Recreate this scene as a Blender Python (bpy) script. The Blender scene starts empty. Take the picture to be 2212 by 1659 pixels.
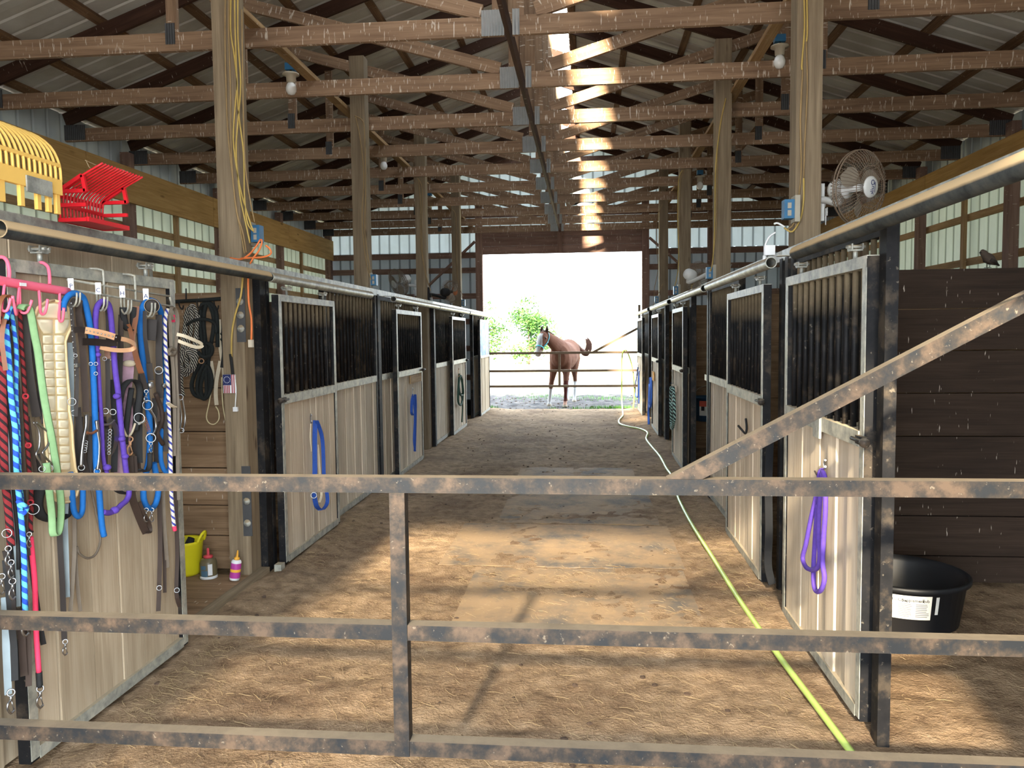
import bpy, math, random
import numpy as np
from mathutils import Vector, Matrix
random.seed(7); rng = np.random.default_rng(7)
S = bpy.context.scene
COL = S.collection
# ---------------------------------------------------------------- camera
FPX, VX, VY, SL, CAMZ = 1680.0, 1267.5, 720.9, -0.0112, 1.65
_y = Vector(((VX-1106)/FPX, (VY-829.5)/FPX, 1.0)).normalized()
_x = Vector((1, SL, 0)); _x = (_x - _x.dot(_y)*_y).normalized()
_z = _y.cross(_x)
if _z.y > 0: _z = -_z
CAM = Vector((0, 0, CAMZ))
cd = bpy.data.cameras.new('camera'); cam = bpy.data.objects.new('camera', cd); COL.objects.link(cam)
cd.sensor_fit = 'HORIZONTAL'; cd.sensor_width = 36; cd.lens = FPX/2212*36
cd.clip_start = .05; cd.clip_end = 500
# columns: camera right / up / back in world coordinates
right = Vector((_x.x, _y.x, _z.x)); down = Vector((_x.y, _y.y, _z.y)); fwd = Vector((_x.z, _y.z, _z.z))
m3 = Matrix((right, -down, -fwd)).transposed()
cam.matrix_world = Matrix.Translation(CAM) @ m3.to_4x4()
S.camera = cam
def ray(px, py):
    c = Vector(((px-1106)/FPX, (py-829.5)/FPX, 1))
    return right*c.x + down*c.y + fwd*c.z
def atY(px, py, y): d = ray(px, py); return CAM + d*(y/d.y)
def atX(px, py, x): d = ray(px, py); return CAM + d*(x/d.x)
def atZ(px, py, z=0): d = ray(px, py); return CAM + d*((z-CAMZ)/d.z)
# ---------------------------------------------------------------- world, sun, exposure
SKY, SUN, DOORL, EXPO = 9.5, 40.0, 195.0, 0.50
w = bpy.data.worlds.new('sky'); S.world = w; w.use_nodes = True
bg = w.node_tree.nodes['Background']; bg.inputs[0].default_value = (0.80, 0.91, 1.0, 1); bg.inputs[1].default_value = SKY
SUND = Vector((0.234, 2.1, -1.0)).normalized()
sd = bpy.data.lights.new('sun', 'SUN'); sun = bpy.data.objects.new('sun', sd); COL.objects.link(sun)
sd.energy = SUN; sd.color = (1.0, .84, .60); sd.angle = math.radians(2.4)
sun.rotation_euler = SUND.to_track_quat('-Z', 'Y').to_euler(); sun.location = (-3, -20, 14)
# added area lamp in the near doorway, boosts the daylight inside the barn
ad = bpy.data.lights.new('doorway_fill', 'AREA'); al = bpy.data.objects.new('doorway_fill', ad); COL.objects.link(al)
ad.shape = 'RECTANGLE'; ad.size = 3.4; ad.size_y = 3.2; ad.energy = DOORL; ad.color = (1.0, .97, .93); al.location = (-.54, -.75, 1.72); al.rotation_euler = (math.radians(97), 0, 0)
vs = S.view_settings; vs.view_transform = 'Standard'; vs.look = 'None'; vs.gamma = 1; vs.use_curve_mapping = False
vs.exposure = EXPO
S.cycles.max_bounces = 10; S.cycles.diffuse_bounces = 7; S.cycles.glossy_bounces = 3; S.cycles.transmission_bounces = 4
S.cycles.caustics_reflective = False; S.cycles.caustics_refractive = False; S.cycles.sample_clamp_indirect = 6
# ---------------------------------------------------------------- mesh helper
WL = {}
class MB:
    def __init__(s): s.v = []; s.f = []; s.uv = []; s.sm = []; s.mi = []; s.m = 0
    def face(s, idx, uv, smooth=False): s.f.append(idx); s.uv += uv; s.sm.append(smooth); s.mi.append(s.m)
    def obox(s, c, ax, sz, ch=0.0):
        """box: centre, three unit axes, full sizes; the longest runs along u"""
        c = Vector(c); ax = [Vector(a) for a in ax]; h = [x/2 for x in sz]; n = len(s.v)
        L = max(range(3), key=lambda i: sz[i])
        for i in (-1, 1):
            for j in (-1, 1):
                for k in (-1, 1):
                    p = c + ax[0]*h[0]*i + ax[1]*h[1]*j + ax[2]*h[2]*k
                    s.v.append(p)
        ou, ov = random.random()*7, random.random()*7
        for nax, quad in ((0, (0,1,3,2)), (0, (4,6,7,5)), (1, (0,4,5,1)), (1, (2,3,7,6)), (2, (0,2,6,4)), (2, (1,5,7,3))):
            oth = [i for i in range(3) if i != nax]
            if L in oth: u = L; v = [i for i in oth if i != L][0]
            else: u, v = oth
            uv = []
            for q in quad:
                sg = ((q >> 2) & 1, (q >> 1) & 1, q & 1)
                uv.append((ou + (sg[u]-.5)*sz[u], ov + (sg[v]-.5)*sz[v] + nax*.37))
            s.face([n+q for q in quad], uv)
    def box(s, x0, x1, y0, y1, z0, z1):
        s.obox(((x0+x1)/2, (y0+y1)/2, (z0+z1)/2), ((1,0,0),(0,1,0),(0,0,1)), (abs(x1-x0), abs(y1-y0), abs(z1-z0)))
    def bar(s, p0, p1, w, t, up=(0,0,1)):
        """box along p0-p1, t along up, w across"""
        p0 = Vector(p0); p1 = Vector(p1); d = (p1-p0); L = d.length; d.normalize()
        a = d.cross(Vector(up)).normalized(); b = a.cross(d).normalized()
        s.obox((p0+p1)/2, (d, a, b), (L, w, t))
    def tube(s, pts, r, n=8, cap=True, r2=None, wd=None, closed=False):
        """tube along points; with r2/wd an elliptical section (r along wd, r2 across)"""
        pts = [Vector(p) for p in pts]; N = len(pts); base = len(s.v); L = 0; prev = None
        rr = r if hasattr(r, '__len__') else [r]*N
        qq = r2 if hasattr(r2, '__len__') else ([r2]*N if r2 is not None else rr)
        lens = []
        for i in range(N):
            if i: L += (pts[i]-pts[i-1]).length
            lens.append(L)
            if closed: t = pts[(i+1) % N]-pts[i-1]
            else: t = pts[min(i+1, N-1)]-pts[max(i-1, 0)]
            if t.length < 1e-9: t = Vector((0,0,1))
            t.normalize()
            if wd is not None: a = Vector(wd[i] if isinstance(wd, list) else wd)
            elif prev is None: a = Vector((0,0,1)) if abs(t.z) < .8 else Vector((1,0,0))
            else: a = prev
            a = a - a.dot(t)*t
            if a.length < 1e-6: a = t.orthogonal()
            a.normalize(); prev = a; b = t.cross(a)
            for k in range(n):
                th = 2*math.pi*k/n
                s.v.append(pts[i] + a*math.cos(th)*rr[i] + b*math.sin(th)*qq[i])
        per = 2*math.pi*max(rr)
        for i in range(N if closed else N-1):
            j = (i+1) % N; lj = lens[j] if j else L + (pts[0]-pts[-1]).length
            for k in range(n):
                k2 = (k+1) % n
                s.face([base+i*n+k, base+i*n+k2, base+j*n+k2, base+j*n+k],
                       [(lens[i], k/n*per), (lens[i], (k+1)/n*per), (lj, (k+1)/n*per), (lj, k/n*per)], True)
        if cap and not closed:
            s.face([base+k for k in range(n)][::-1], [(0, 0)]*n); s.face([base+(N-1)*n+k for k in range(n)], [(L, 0)]*n)
    def strap(s, pts, w, t, wd):
        """flat strap: w along wd, t thick"""
        pts = [Vector(p) for p in pts]; N = len(pts); base = len(s.v); L = 0; lens = []
        for i in range(N):
            if i: L += (pts[i]-pts[i-1]).length
            lens.append(L)
            tg = (pts[min(i+1, N-1)]-pts[max(i-1, 0)]).normalized()
            a = Vector(wd); a = a - a.dot(tg)*tg
            if a.length < .2: a = tg.orthogonal()
            a.normalize(); b = tg.cross(a)
            for x, y in ((-1,-1), (1,-1), (1,1), (-1,1)): s.v.append(pts[i] + a*w/2*x + b*t/2*y)
        for i in range(N-1):
            for k in range(4):
                k2 = (k+1) % 4
                s.face([base+i*4+k, base+i*4+k2, base+i*4+4+k2, base+i*4+4+k],
                       [(lens[i], k*w), (lens[i], k*w+w), (lens[i+1], k*w+w), (lens[i+1], k*w)])
        s.face([base+3, base+2, base+1, base], [(0, 0)]*4); e = base+(N-1)*4; s.face([e, e+1, e+2, e+3], [(L, 0)]*4)
    def lathe(s, o, ax, prof, n=16, sx=1.0, sy=1.0, a0=0.0):
        """profile [(r,h)] about axis ax from o"""
        o = Vector(o); ax = Vector(ax).normalized(); a = Vector((1,0,0)) if abs(ax.x) < .7 else Vector((0,1,0))
        a = (a-a.dot(ax)*ax).normalized(); b = ax.cross(a); base = len(s.v); L = 0
        for i, (r, h) in enumerate(prof):
            for k in range(n):
                th = 2*math.pi*k/n + a0
                s.v.append(o + ax*h + a*math.cos(th)*r*sx + b*math.sin(th)*r*sy)
        for i in range(len(prof)-1):
            for k in range(n):
                k2 = (k+1) % n
                s.face([base+i*n+k, base+i*n+k2, base+i*n+n+k2, base+i*n+n+k],
                       [(k/n, prof[i][1]), ((k+1)/n, prof[i][1]), ((k+1)/n, prof[i+1][1]), (k/n, prof[i+1][1])], True)
        if prof[0][0] > 1e-4: s.face([base+k for k in range(n)][::-1], [(0,0)]*n)
        if prof[-1][0] > 1e-4: e = base+(len(prof)-1)*n; s.face([e+k for k in range(n)], [(0,0)]*n)
    def ring(s, c, ax, R, r, n=16, m=6, sx=1.0):
        c = Vector(c); ax = Vector(ax).normalized(); a = ax.orthogonal().normalized(); b = ax.cross(a)
        s.tube([c + a*math.cos(2*math.pi*k/n)*R*sx + b*math.sin(2*math.pi*k/n)*R for k in range(n)], r, m, closed=True, cap=False)
    def ball(s, c, r, n=10, m=7, sc=(1,1,1)):
        c = Vector(c); base = len(s.v)
        for i in range(m+1):
            ph = math.pi*i/m
            for k in range(n):
                th = 2*math.pi*k/n
                s.v.append(c + Vector((math.sin(ph)*math.cos(th)*sc[0], math.sin(ph)*math.sin(th)*sc[1], math.cos(ph)*sc[2]))*r)
        for i in range(m):
            for k in range(n):
                k2 = (k+1) % n
                s.face([base+i*n+k, base+i*n+n+k, base+i*n+n+k2, base+i*n+k2], [(k/n, i/m)]*4, True)
    def prism(s, poly, off):
        """closed polygon (3-D points, planar) extruded by off"""
        off = Vector(off); n = len(poly); base = len(s.v)
        for p in poly: s.v.append(Vector(p))
        for p in poly: s.v.append(Vector(p)+off)
        p0 = Vector(poly[0])
        uv = [((Vector(p)-p0).length, 0.0) for p in poly]
        s.face(list(range(base, base+n))[::-1], uv[::-1]); s.face(list(range(base+n, base+2*n)), uv)
        for k in range(n):
            k2 = (k+1) % n
            s.face([base+k, base+k2, base+n+k2, base+n+k], [uv[k], uv[k2], uv[k2], uv[k]])
    def build(s, name, mat, parent=None, origin=None, fix=False):
        V = np.array([tuple(p) for p in s.v], dtype=float)
        if origin is None:
            lo, hi = V.min(0), V.max(0); origin = Vector(((lo[0]+hi[0])/2, (lo[1]+hi[1])/2, lo[2]))
        o = Vector(origin); V = V - np.array(tuple(o))
        me = bpy.data.meshes.new(name); me.from_pydata(V.tolist(), [], s.f)
        uvl = me.uv_layers.new(name='UVMap'); uvl.data.foreach_set('uv', np.array(s.uv, dtype=np.float32).ravel())
        me.polygons.foreach_set('use_smooth', s.sm); me.polygons.foreach_set('material_index', s.mi)
        for m in (mat if isinstance(mat, (list, tuple)) else [mat]): me.materials.append(m)
        if fix:
            import bmesh
            b = bmesh.new(); b.from_mesh(me); bmesh.ops.recalc_face_normals(b, faces=b.faces); b.to_mesh(me); b.free()
        me.update()
        return link(bpy.data.objects.new(name, me), o, parent)
def link(ob, o, parent=None):
    COL.objects.link(ob); o = Vector(o)
    if parent is not None: ob.parent = parent; ob.location = o - WL[parent]
    else: ob.location = o
    WL[ob] = o.copy(); return ob
def tag(ob, label=None, cat=None, group=None, kind=None):
    if label: ob['label'] = label
    if cat: ob['category'] = cat
    if group: ob['group'] = group
    if kind: ob['kind'] = kind
    return ob
def thing(name, label, cat, loc, group=None):
    o = bpy.data.objects.new(name, None); o.empty_display_size = .1; link(o, loc); return tag(o, label, cat, group)
def struct(name, loc):
    o = bpy.data.objects.new(name, None); o.empty_display_size = .1; link(o, loc); return tag(o, kind='structure')
def copy_tree(o, dv, parent=None, label=None, group=None):
    c = o.copy(); COL.objects.link(c)
    if parent is None: c.location = o.location + Vector(dv); c['label'] = label
    else: c.parent = parent
    if group: c['group'] = group
    WL[c] = WL[o] + Vector(dv)
    for ch in list(o.children): copy_tree(ch, dv, c)
    return c
def one(name, mat, fn, parent=None, **k):
    b = MB(); fn(b); return b.build(name, mat, parent, **k)
def pbox(name, mat, parent, *a):
    b = MB(); b.box(*a); return b.build(name, mat, parent)
def pbar(name, mat, parent, *a, **k):
    b = MB(); b.bar(*a, **k); return b.build(name, mat, parent)
def ptube(name, mat, parent, pts, r, n=8, **k):
    b = MB(); b.tube(pts, r, n, **k); return b.build(name, mat, parent)
def smooth(pts, k=4):
    """Catmull-Rom through points"""
    P = [Vector(p) for p in pts]; out = []
    for i in range(len(P)-1):
        a = P[max(i-1, 0)]; b = P[i]; c = P[i+1]; d = P[min(i+2, len(P)-1)]
        for j in range(k):
            t = j/k; out.append(.5*((2*b) + (c-a)*t + (2*a-5*b+4*c-d)*t*t + (3*b-a-3*c+d)*t**3))
    out.append(P[-1]); return out
def text_mesh(txt, size, mat, name, loc, xdir, ydir, parent=None, ext=.0006, align='CENTER'):
    cu = bpy.data.curves.new(name, 'FONT'); cu.body = txt; cu.size = size; cu.extrude = ext; cu.align_x = align; cu.align_y = 'CENTER'; cu.resolution_u = 3
    tmp = bpy.data.objects.new(name, cu); COL.objects.link(tmp)
    dg = bpy.context.evaluated_depsgraph_get(); dg.update()
    me = bpy.data.meshes.new_from_object(tmp.evaluated_get(dg)); bpy.data.objects.remove(tmp); bpy.data.curves.remove(cu)
    X = Vector(xdir).normalized(); Y = Vector(ydir).normalized(); Z = X.cross(Y); R = Matrix((X, Y, Z)).transposed()
    me.transform(R.to_4x4()); me.materials.clear(); me.materials.append(mat); me.name = name
    return link(bpy.data.objects.new(name, me), loc, parent)
# ---------------------------------------------------------------- materials
def hexc(r, g, b): return tuple(((c/255+.055)/1.055)**2.4 if c/255 > .04045 else c/255/12.92 for c in (r, g, b)) + (1,)
class NT:
    def __init__(s, name):
        s.mat = bpy.data.materials.new(name); s.mat.use_nodes = True; s.t = s.mat.node_tree; s.N = s.t.nodes
        s.b = s.N['Principled BSDF']; s.out = s.N['Material Output']
    def n(s, ty, **k):
        x = s.N.new(ty)
        for a, b in k.items(): setattr(x, a, b)
        return x
    def l(s, a, b): s.t.links.new(a, b)
    def val(s, sock, v):
        if isinstance(v, bpy.types.NodeSocket): s.l(v, sock)
        else: sock.default_value = v
    def coord(s, kind, scale, rnd=True):
        tc = s.n('ShaderNodeTexCoord'); mp = s.n('ShaderNodeMapping'); mp.inputs['Scale'].default_value = scale
        s.l(tc.outputs[kind], mp.inputs['Vector'])
        if rnd:
            oi = s.n('ShaderNodeObjectInfo'); mu = s.n('ShaderNodeMath', operation='MULTIPLY'); mu.inputs[1].default_value = 37.0
            s.l(oi.outputs['Random'], mu.inputs[0]); s.l(mu.outputs[0], mp.inputs['Location'])
        return mp.outputs[0]
    def noise(s, vec, scale, detail=3, rough=.55, dist=0.0):
        x = s.n('ShaderNodeTexNoise'); x.inputs['Scale'].default_value = scale; x.inputs['Detail'].default_value = detail
        x.inputs['Roughness'].default_value = rough; x.inputs['Distortion'].default_value = dist; s.l(vec, x.inputs['Vector']); return x.outputs['Fac']
    def ramp(s, fac, stops):
        x = s.n('ShaderNodeValToRGB'); e = x.color_ramp.elements
        while len(e) < len(stops): e.new(.5)
        for i, (p, c) in enumerate(stops): e[i].position = p; e[i].color = c if len(c) == 4 else (*c, 1)
        s.l(fac, x.inputs['Fac']); return x.outputs['Color']
    def mix(s, fac, a, b, mode='MIX'):
        x = s.n('ShaderNodeMix', data_type='RGBA', blend_type=mode)
        s.val(x.inputs[0], fac); s.val(x.inputs[6], a); s.val(x.inputs[7], b); return x.outputs[2]
    def math(s, op, a, b=0.0, clamp=False):
        x = s.n('ShaderNodeMath', operation=op); x.use_clamp = clamp; s.val(x.inputs[0], a); s.val(x.inputs[1], b); return x.outputs[0]
    def bump(s, h, strength=.3, dist=.01):
        x = s.n('ShaderNodeBump'); x.inputs['Strength'].default_value = strength; x.inputs['Distance'].default_value = dist
        s.l(h, x.inputs['Height']); s.l(x.outputs[0], s.b.inputs['Normal'])
    def up(s, lo=.35, hi=.8):
        g = s.n('ShaderNodeNewGeometry'); sp = s.n('ShaderNodeSeparateXYZ'); s.l(g.outputs['Normal'], sp.inputs[0])
        x = s.n('ShaderNodeMapRange'); x.inputs[1].default_value = lo; x.inputs[2].default_value = hi; s.l(sp.outputs[2], x.inputs[0]); return x.outputs[0]
    def done(s, col, rough=.8, metal=0.0, spec=.3):
        s.val(s.b.inputs['Base Color'], col); s.val(s.b.inputs['Roughness'], rough); s.val(s.b.inputs['Metallic'], metal)
        s.b.inputs['Specular IOR Level'].default_value = spec; return s.mat
K1 = (0,0,0,1); W1 = (1,1,1,1)
DUST = hexc(158, 140, 112)
def wood(name, c0, c1, c2, grain=22, vary=.25, flecks=0.0, spec=.2, bump=.25, knots=0.0):
    t = NT(name); v = t.coord('UV', (1.3, grain, 1)); v2 = t.coord('UV', (.9, 2.2, 1)); v3 = t.coord('UV', (2.5, 120, 1))
    n1 = t.noise(v, 1.0, 5, .6, .6); n2 = t.noise(v2, 1.3, 3); n3 = t.noise(v3, 1, 2)
    f = t.math('ADD', t.math('MULTIPLY', n1, .65), t.math('MULTIPLY', n3, .35))
    c = t.ramp(f, [(.32, c0), (.52, c1), (.72, c2)])
    c = t.mix(t.math('MULTIPLY', t.math('SUBTRACT', n2, .42, True), 1.6, True), c, c0)
    oi = t.n('ShaderNodeObjectInfo'); hv = t.n('ShaderNodeHueSaturation'); t.l(c, hv.inputs['Color'])
    t.l(t.math('ADD', t.math('MULTIPLY', oi.outputs['Random'], vary), 1-vary/2), hv.inputs['Value']); c = hv.outputs[0]
    if knots:
        vk = t.coord('UV', (1.7, 5.5, 1)); vo = t.n('ShaderNodeTexVoronoi'); vo.inputs['Scale'].default_value = knots; t.l(vk, vo.inputs['Vector'])
        k = t.ramp(vo.outputs['Distance'], [(0.05, W1), (.13, K1)]); c = t.mix(t.math('MULTIPLY', k, .75), c, (c0[0]*.35, c0[1]*.3, c0[2]*.28, 1))
    if flecks:
        vf = t.coord('UV', (58, 9, 1)); nf = t.noise(vf, 1, 2, .6); k = t.ramp(nf, [(.71-flecks*.09, K1), (.75-flecks*.09, W1)])
        c = t.mix(t.math('MULTIPLY', k, .7), c, hexc(215, 205, 190))
    t.bump(f, bump, .004); return t.done(c, .85, 0, spec)
def plain(name, col, rough=.6, metal=0.0, spec=.4, var=.12, nscale=6.0):
    t = NT(name); n = t.noise(t.coord('Object', (1,1,1)), nscale, 3)
    c = t.mix(t.math('MULTIPLY', n, 1.0), (col[0]*(1-var*1.5), col[1]*(1-var*1.5), col[2]*(1-var*1.5), 1), (min(1, col[0]*(1+var)), min(1, col[1]*(1+var)), min(1, col[2]*(1+var)), 1))
    return t.done(c, rough, metal, spec)
def steel(name, c0, c1, c2, sc=9.0, dust=.9, metal=.0, rough=.5, specks=True, stops=(.36, .5, .66), spec=.45, dcol=None, ul=.35, uh=.8):
    """worn painted or galvanised steel; settled dust on upward faces"""
    t = NT(name); v = t.coord('Object', (1,1,1)); n1 = t.noise(v, sc, 5, .65); n2 = t.noise(v, sc*5, 3)
    c = t.ramp(n1, [(stops[0], c0), (stops[1], c1), (stops[2], c2)])
    if specks: c = t.mix(t.math('MULTIPLY', t.ramp(n2, [(.66, K1), (.72, W1)]), .35), c, hexc(130, 122, 108))
    d = t.math('MULTIPLY', t.math('MULTIPLY', t.up(ul, uh), dust), t.math('ADD', t.math('MULTIPLY', n1, .8), .5), True)
    c = t.mix(d, c, dcol or DUST); t.bump(n2, .12, .003)
    return t.done(c, t.math('ADD', t.math('MULTIPLY', d, .4), rough, True), metal, spec)
M = {}
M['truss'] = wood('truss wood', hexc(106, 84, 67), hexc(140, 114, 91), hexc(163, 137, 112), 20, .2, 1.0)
M['rafter'] = wood('shade-toned rafter wood', hexc(54, 37, 30), hexc(72, 50, 40), hexc(88, 63, 50), 20, .2, .2)  # same timber as the chords, colour darkened for the shade under the roof
M['purlin'] = wood('purlin wood', hexc(80, 58, 44), hexc(120, 92, 68), hexc(150, 120, 90), 16, .25, .3)
M['post'] = wood('treated post wood', hexc(100, 87, 70), hexc(130, 115, 94), hexc(152, 137, 114), 24, .1, 0, bump=.4, knots=1.1)
M['header'] = wood('yellow header wood', hexc(144, 112, 66), hexc(172, 136, 84), hexc(190, 156, 102), 18, .15, 0, knots=.9)
M['girt'] = wood('girt wood', hexc(120, 94, 64), hexc(160, 130, 92), hexc(182, 154, 114), 18, .2, .2)
M['darkwall'] = wood('far wall wood', hexc(104, 80, 70), hexc(130, 104, 92), hexc(148, 122, 110), 18, .15, .4)
M['plank'] = wood('rough sawn plank', hexc(166, 151, 132), hexc(198, 184, 163), hexc(216, 204, 185), 14, .26, 0, bump=.4)
M['planks'] = wood('smooth grey plank', hexc(150, 134, 112), hexc(180, 164, 140), hexc(196, 182, 160), 9, .16, 0, bump=.2)
M['part'] = wood('partition plank', hexc(106, 84, 62), hexc(142, 116, 90), hexc(164, 138, 110), 16, .28, .15, bump=.4)
M['partd'] = wood('dark partition plank', hexc(44, 35, 30), hexc(60, 48, 40), hexc(74, 60, 50), 14, .2, .1, bump=.4)
M['black'] = steel('worn black steel', hexc(15, 16, 19), hexc(24, 24, 26), hexc(60, 53, 45), 8, .85, .0, .62, stops=(.4, .53, .66), spec=.18)
M['gate'] = steel('rusty gate steel', hexc(24, 27, 31), hexc(42, 38, 35), hexc(72, 60, 50), 14, 1.0, .0, .6, stops=(.38, .5, .66), spec=.2, dcol=hexc(112, 102, 88))
M['galv'] = steel('dusty galvanised steel', hexc(120, 122, 118), hexc(150, 152, 146), hexc(176, 178, 170), 12, .95, .25, .45, False, ul=.1, uh=.6)
M['pipeblk'] = steel('dark track pipe', hexc(34, 38, 40), hexc(54, 58, 58), hexc(70, 70, 66), 9, 1.8, .0, .72, False, spec=.15, ul=-.2, uh=.3, dcol=hexc(184, 160, 124))
M['rail'] = steel('worn grey rail', hexc(120, 122, 116), hexc(150, 150, 140), hexc(176, 172, 158), 14, .7, .1, .5)
M['chrome'] = plain('bright steel', (.34, .35, .36, 1), .34, 1.0, .5, .1)
M['white'] = plain('white plastic', hexc(225, 228, 230), .45)
M['orange'] = plain('orange cord', hexc(222, 120, 62), .5)
M['yellowc'] = plain('yellow cable', hexc(180, 154, 82), .6, var=.25, nscale=9)
M['tanc'] = plain('dusty tan cable', hexc(146, 122, 84), .8, var=.3, nscale=9)
M['bluebox'] = plain('blue outlet box', hexc(48, 106, 146), .5, var=.25, nscale=14)
M['greybox'] = plain('grey backing board', hexc(160, 156, 142), .7)
M['yellow'] = plain('yellow tub plastic', hexc(236, 226, 40), .45, var=.08)
M['forky'] = plain('yellow fork plastic', hexc(226, 184, 96), .45, var=.14)
M['forkr'] = plain('red fork plastic', hexc(196, 24, 36), .4, var=.15)
M['pink'] = plain('pink paint', hexc(232, 104, 132), .45, var=.1)
M['cream'] = plain('cream vinyl', hexc(236, 226, 196), .45, var=.1, nscale=3)
M['cream2'] = plain('cream vinyl edge', hexc(214, 192, 148), .5, var=.1, nscale=3)
M['blue'] = plain('bright blue rope', hexc(16, 98, 172), .8, var=.15, nscale=60)
M['blue2'] = plain('royal blue webbing', hexc(30, 70, 150), .8, var=.2, nscale=60)
M['purple'] = plain('purple rope', hexc(86, 60, 158), .8, var=.18, nscale=60)
M['greenr'] = plain('pale green webbing', hexc(116, 150, 106), .85, var=.15, nscale=40)
M['red'] = plain('red webbing', hexc(160, 38, 48), .8, var=.2, nscale=50)
M['leather'] = plain('dark brown leather', hexc(30, 21, 17), .65, var=.3, nscale=14)
M['leather2'] = plain('brown leather', hexc(52, 38, 30), .7, var=.25, nscale=14)
M['tan'] = plain('tan leather', hexc(116, 70, 42), .5, var=.2, nscale=10)
M['tanl'] = plain('pale tan leather', hexc(190, 146, 110), .55, var=.12, nscale=10)
M['grey'] = plain('grey worn strap', hexc(104, 94, 82), .8, var=.2, nscale=14)
M['greyb'] = plain('blue grey strap', hexc(132, 146, 152), .7, var=.15, nscale=14)
M['blk'] = plain('black webbing', hexc(24, 25, 27), .75, var=.3, nscale=30)
M['blkrope'] = plain('black rope', hexc(26, 31, 31), .85, var=.3, nscale=50)
M['darkgreen'] = plain('dark green rope', hexc(44, 74, 62), .85, var=.2, nscale=50)
M['beige'] = plain('beige webbing', hexc(196, 184, 160), .8, var=.12, nscale=30)
M['cord'] = plain('cream cord', hexc(216, 202, 160), .7)
M['mauve'] = plain('mauve camo nylon', hexc(148, 118, 132), .8, var=.5, nscale=22)
M['hot'] = plain('hot pink rope', hexc(232, 62, 100), .8, var=.12, nscale=50)
M['tub'] = plain('black rubber tub', hexc(26, 28, 32), .5, var=.15)
M['bucket'] = plain('blue bucket', hexc(36, 74, 104), .5, var=.15)
M['paper'] = plain('printed paper', hexc(206, 206, 200), .8, var=.06)
M['ink'] = plain('ink grey', hexc(120, 122, 124), .8)
M['inkd'] = plain('ink dark', hexc(40, 42, 46), .8)
M['navy'] = plain('navy print', hexc(34, 44, 96), .7)
M['flagred'] = plain('red print', hexc(160, 40, 48), .7)
M['redw'] = plain('red label print', hexc(206, 92, 72), .7)
M['bulb'] = plain('milky bulb', (.85, .86, .84, 1), .25, 0, .6, .03)
M['porcelain'] = plain('porcelain socket', hexc(190, 180, 160), .4)
M['fancage'] = plain('dusty fan wire', hexc(120, 104, 88), .6, .2, .4, .25, 20)
M['fanblade'] = plain('smoky fan blade', hexc(150, 140, 126), .5, 0, .4, .3, 8)
M['fangrey'] = plain('grey fan plastic', hexc(196, 198, 196), .45, var=.12)
M['fanyel'] = plain('aged fan plastic', hexc(206, 178, 120), .5, var=.15)
M['hose'] = plain('lime garden hose', hexc(168, 192, 100), .4, var=.08)
M['bird'] = plain('brown feathers', hexc(70, 60, 52), .8, var=.3, nscale=60)
M['horn'] = plain('orange fan motor', hexc(186, 108, 64), .6)
def stripes(name, ca, cb, per, duty=.5, skew=0.6, tooth=0.0):
    t = NT(name); tc = t.n('ShaderNodeTexCoord'); sp = t.n('ShaderNodeSeparateXYZ'); t.l(tc.outputs['UV'], sp.inputs[0])
    u = t.math('ADD', t.math('DIVIDE', sp.outputs[0], per), t.math('MULTIPLY', sp.outputs[1], skew/per))
    fr = t.math('FRACT', u); k = t.math('GREATER_THAN', fr, duty)
    n = t.noise(t.coord('Object', (1,1,1)), 80, 2); c = t.mix(k, ca, cb); c = t.mix(t.math('MULTIPLY', n, .35), c, K1)
    return t.done(c, .85, 0, .2)
M['bluestripe'] = stripes('blue cyan twist rope', hexc(44, 84, 200), hexc(104, 196, 224), .042)
M['whitestripe'] = stripes('white blue braided rope', hexc(226, 220, 206), hexc(64, 72, 160), .034, .62, .9)
M['bwrope'] = stripes('black white flecked rope', hexc(26, 25, 32), hexc(206, 200, 186), .022, .58, 1.2)
M['redblk'] = stripes('red black braid', hexc(126, 40, 44), hexc(36, 26, 28), .034, .6, 1.0)
M['tealrope'] = stripes('teal black rope', hexc(160, 196, 190), hexc(24, 28, 32), .05, .5, 1.0)
# siding and roof sheet
def sheet(name, col, trans=0.0, stain=.5):
    t = NT(name); v = t.coord('Object', (1,1,1)); n = t.noise(v, 2.2, 4); n2 = t.noise(t.coord('Object', (3, 3, .5)), 2, 3)
    c = t.mix(t.math('MULTIPLY', t.math('SUBTRACT', n, .4, True), stain*3, True), col, (col[0]*.55, col[1]*.5, col[2]*.42, 1))
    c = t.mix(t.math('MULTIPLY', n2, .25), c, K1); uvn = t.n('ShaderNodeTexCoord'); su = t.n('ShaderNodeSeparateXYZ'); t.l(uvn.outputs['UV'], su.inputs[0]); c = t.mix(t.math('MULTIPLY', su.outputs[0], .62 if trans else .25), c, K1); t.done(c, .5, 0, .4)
    if trans:
        tr = t.n('ShaderNodeBsdfTranslucent'); t.val(tr.inputs[0], c); mx = t.n('ShaderNodeMixShader'); mx.inputs[0].default_value = trans
        t.l(t.b.outputs[0], mx.inputs[1]); t.l(tr.outputs[0], mx.inputs[2]); t.l(mx.outputs[0], t.out.inputs['Surface'])
    return t.mat
M['roof'] = sheet('roof underside sheet', hexc(208, 204, 196), 0, .5)
M['siding'] = sheet('grey wall siding', hexc(196, 206, 208), 0, .2)
M['light'] = sheet('translucent wall sheet', hexc(190, 196, 170), .085, .2)
M['gable'] = sheet('pale gable sheet', hexc(170, 180, 186), .018, .2)
M['gablehi'] = sheet('bright upper gable sheet', hexc(196, 208, 212), .11, .2)
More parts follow.
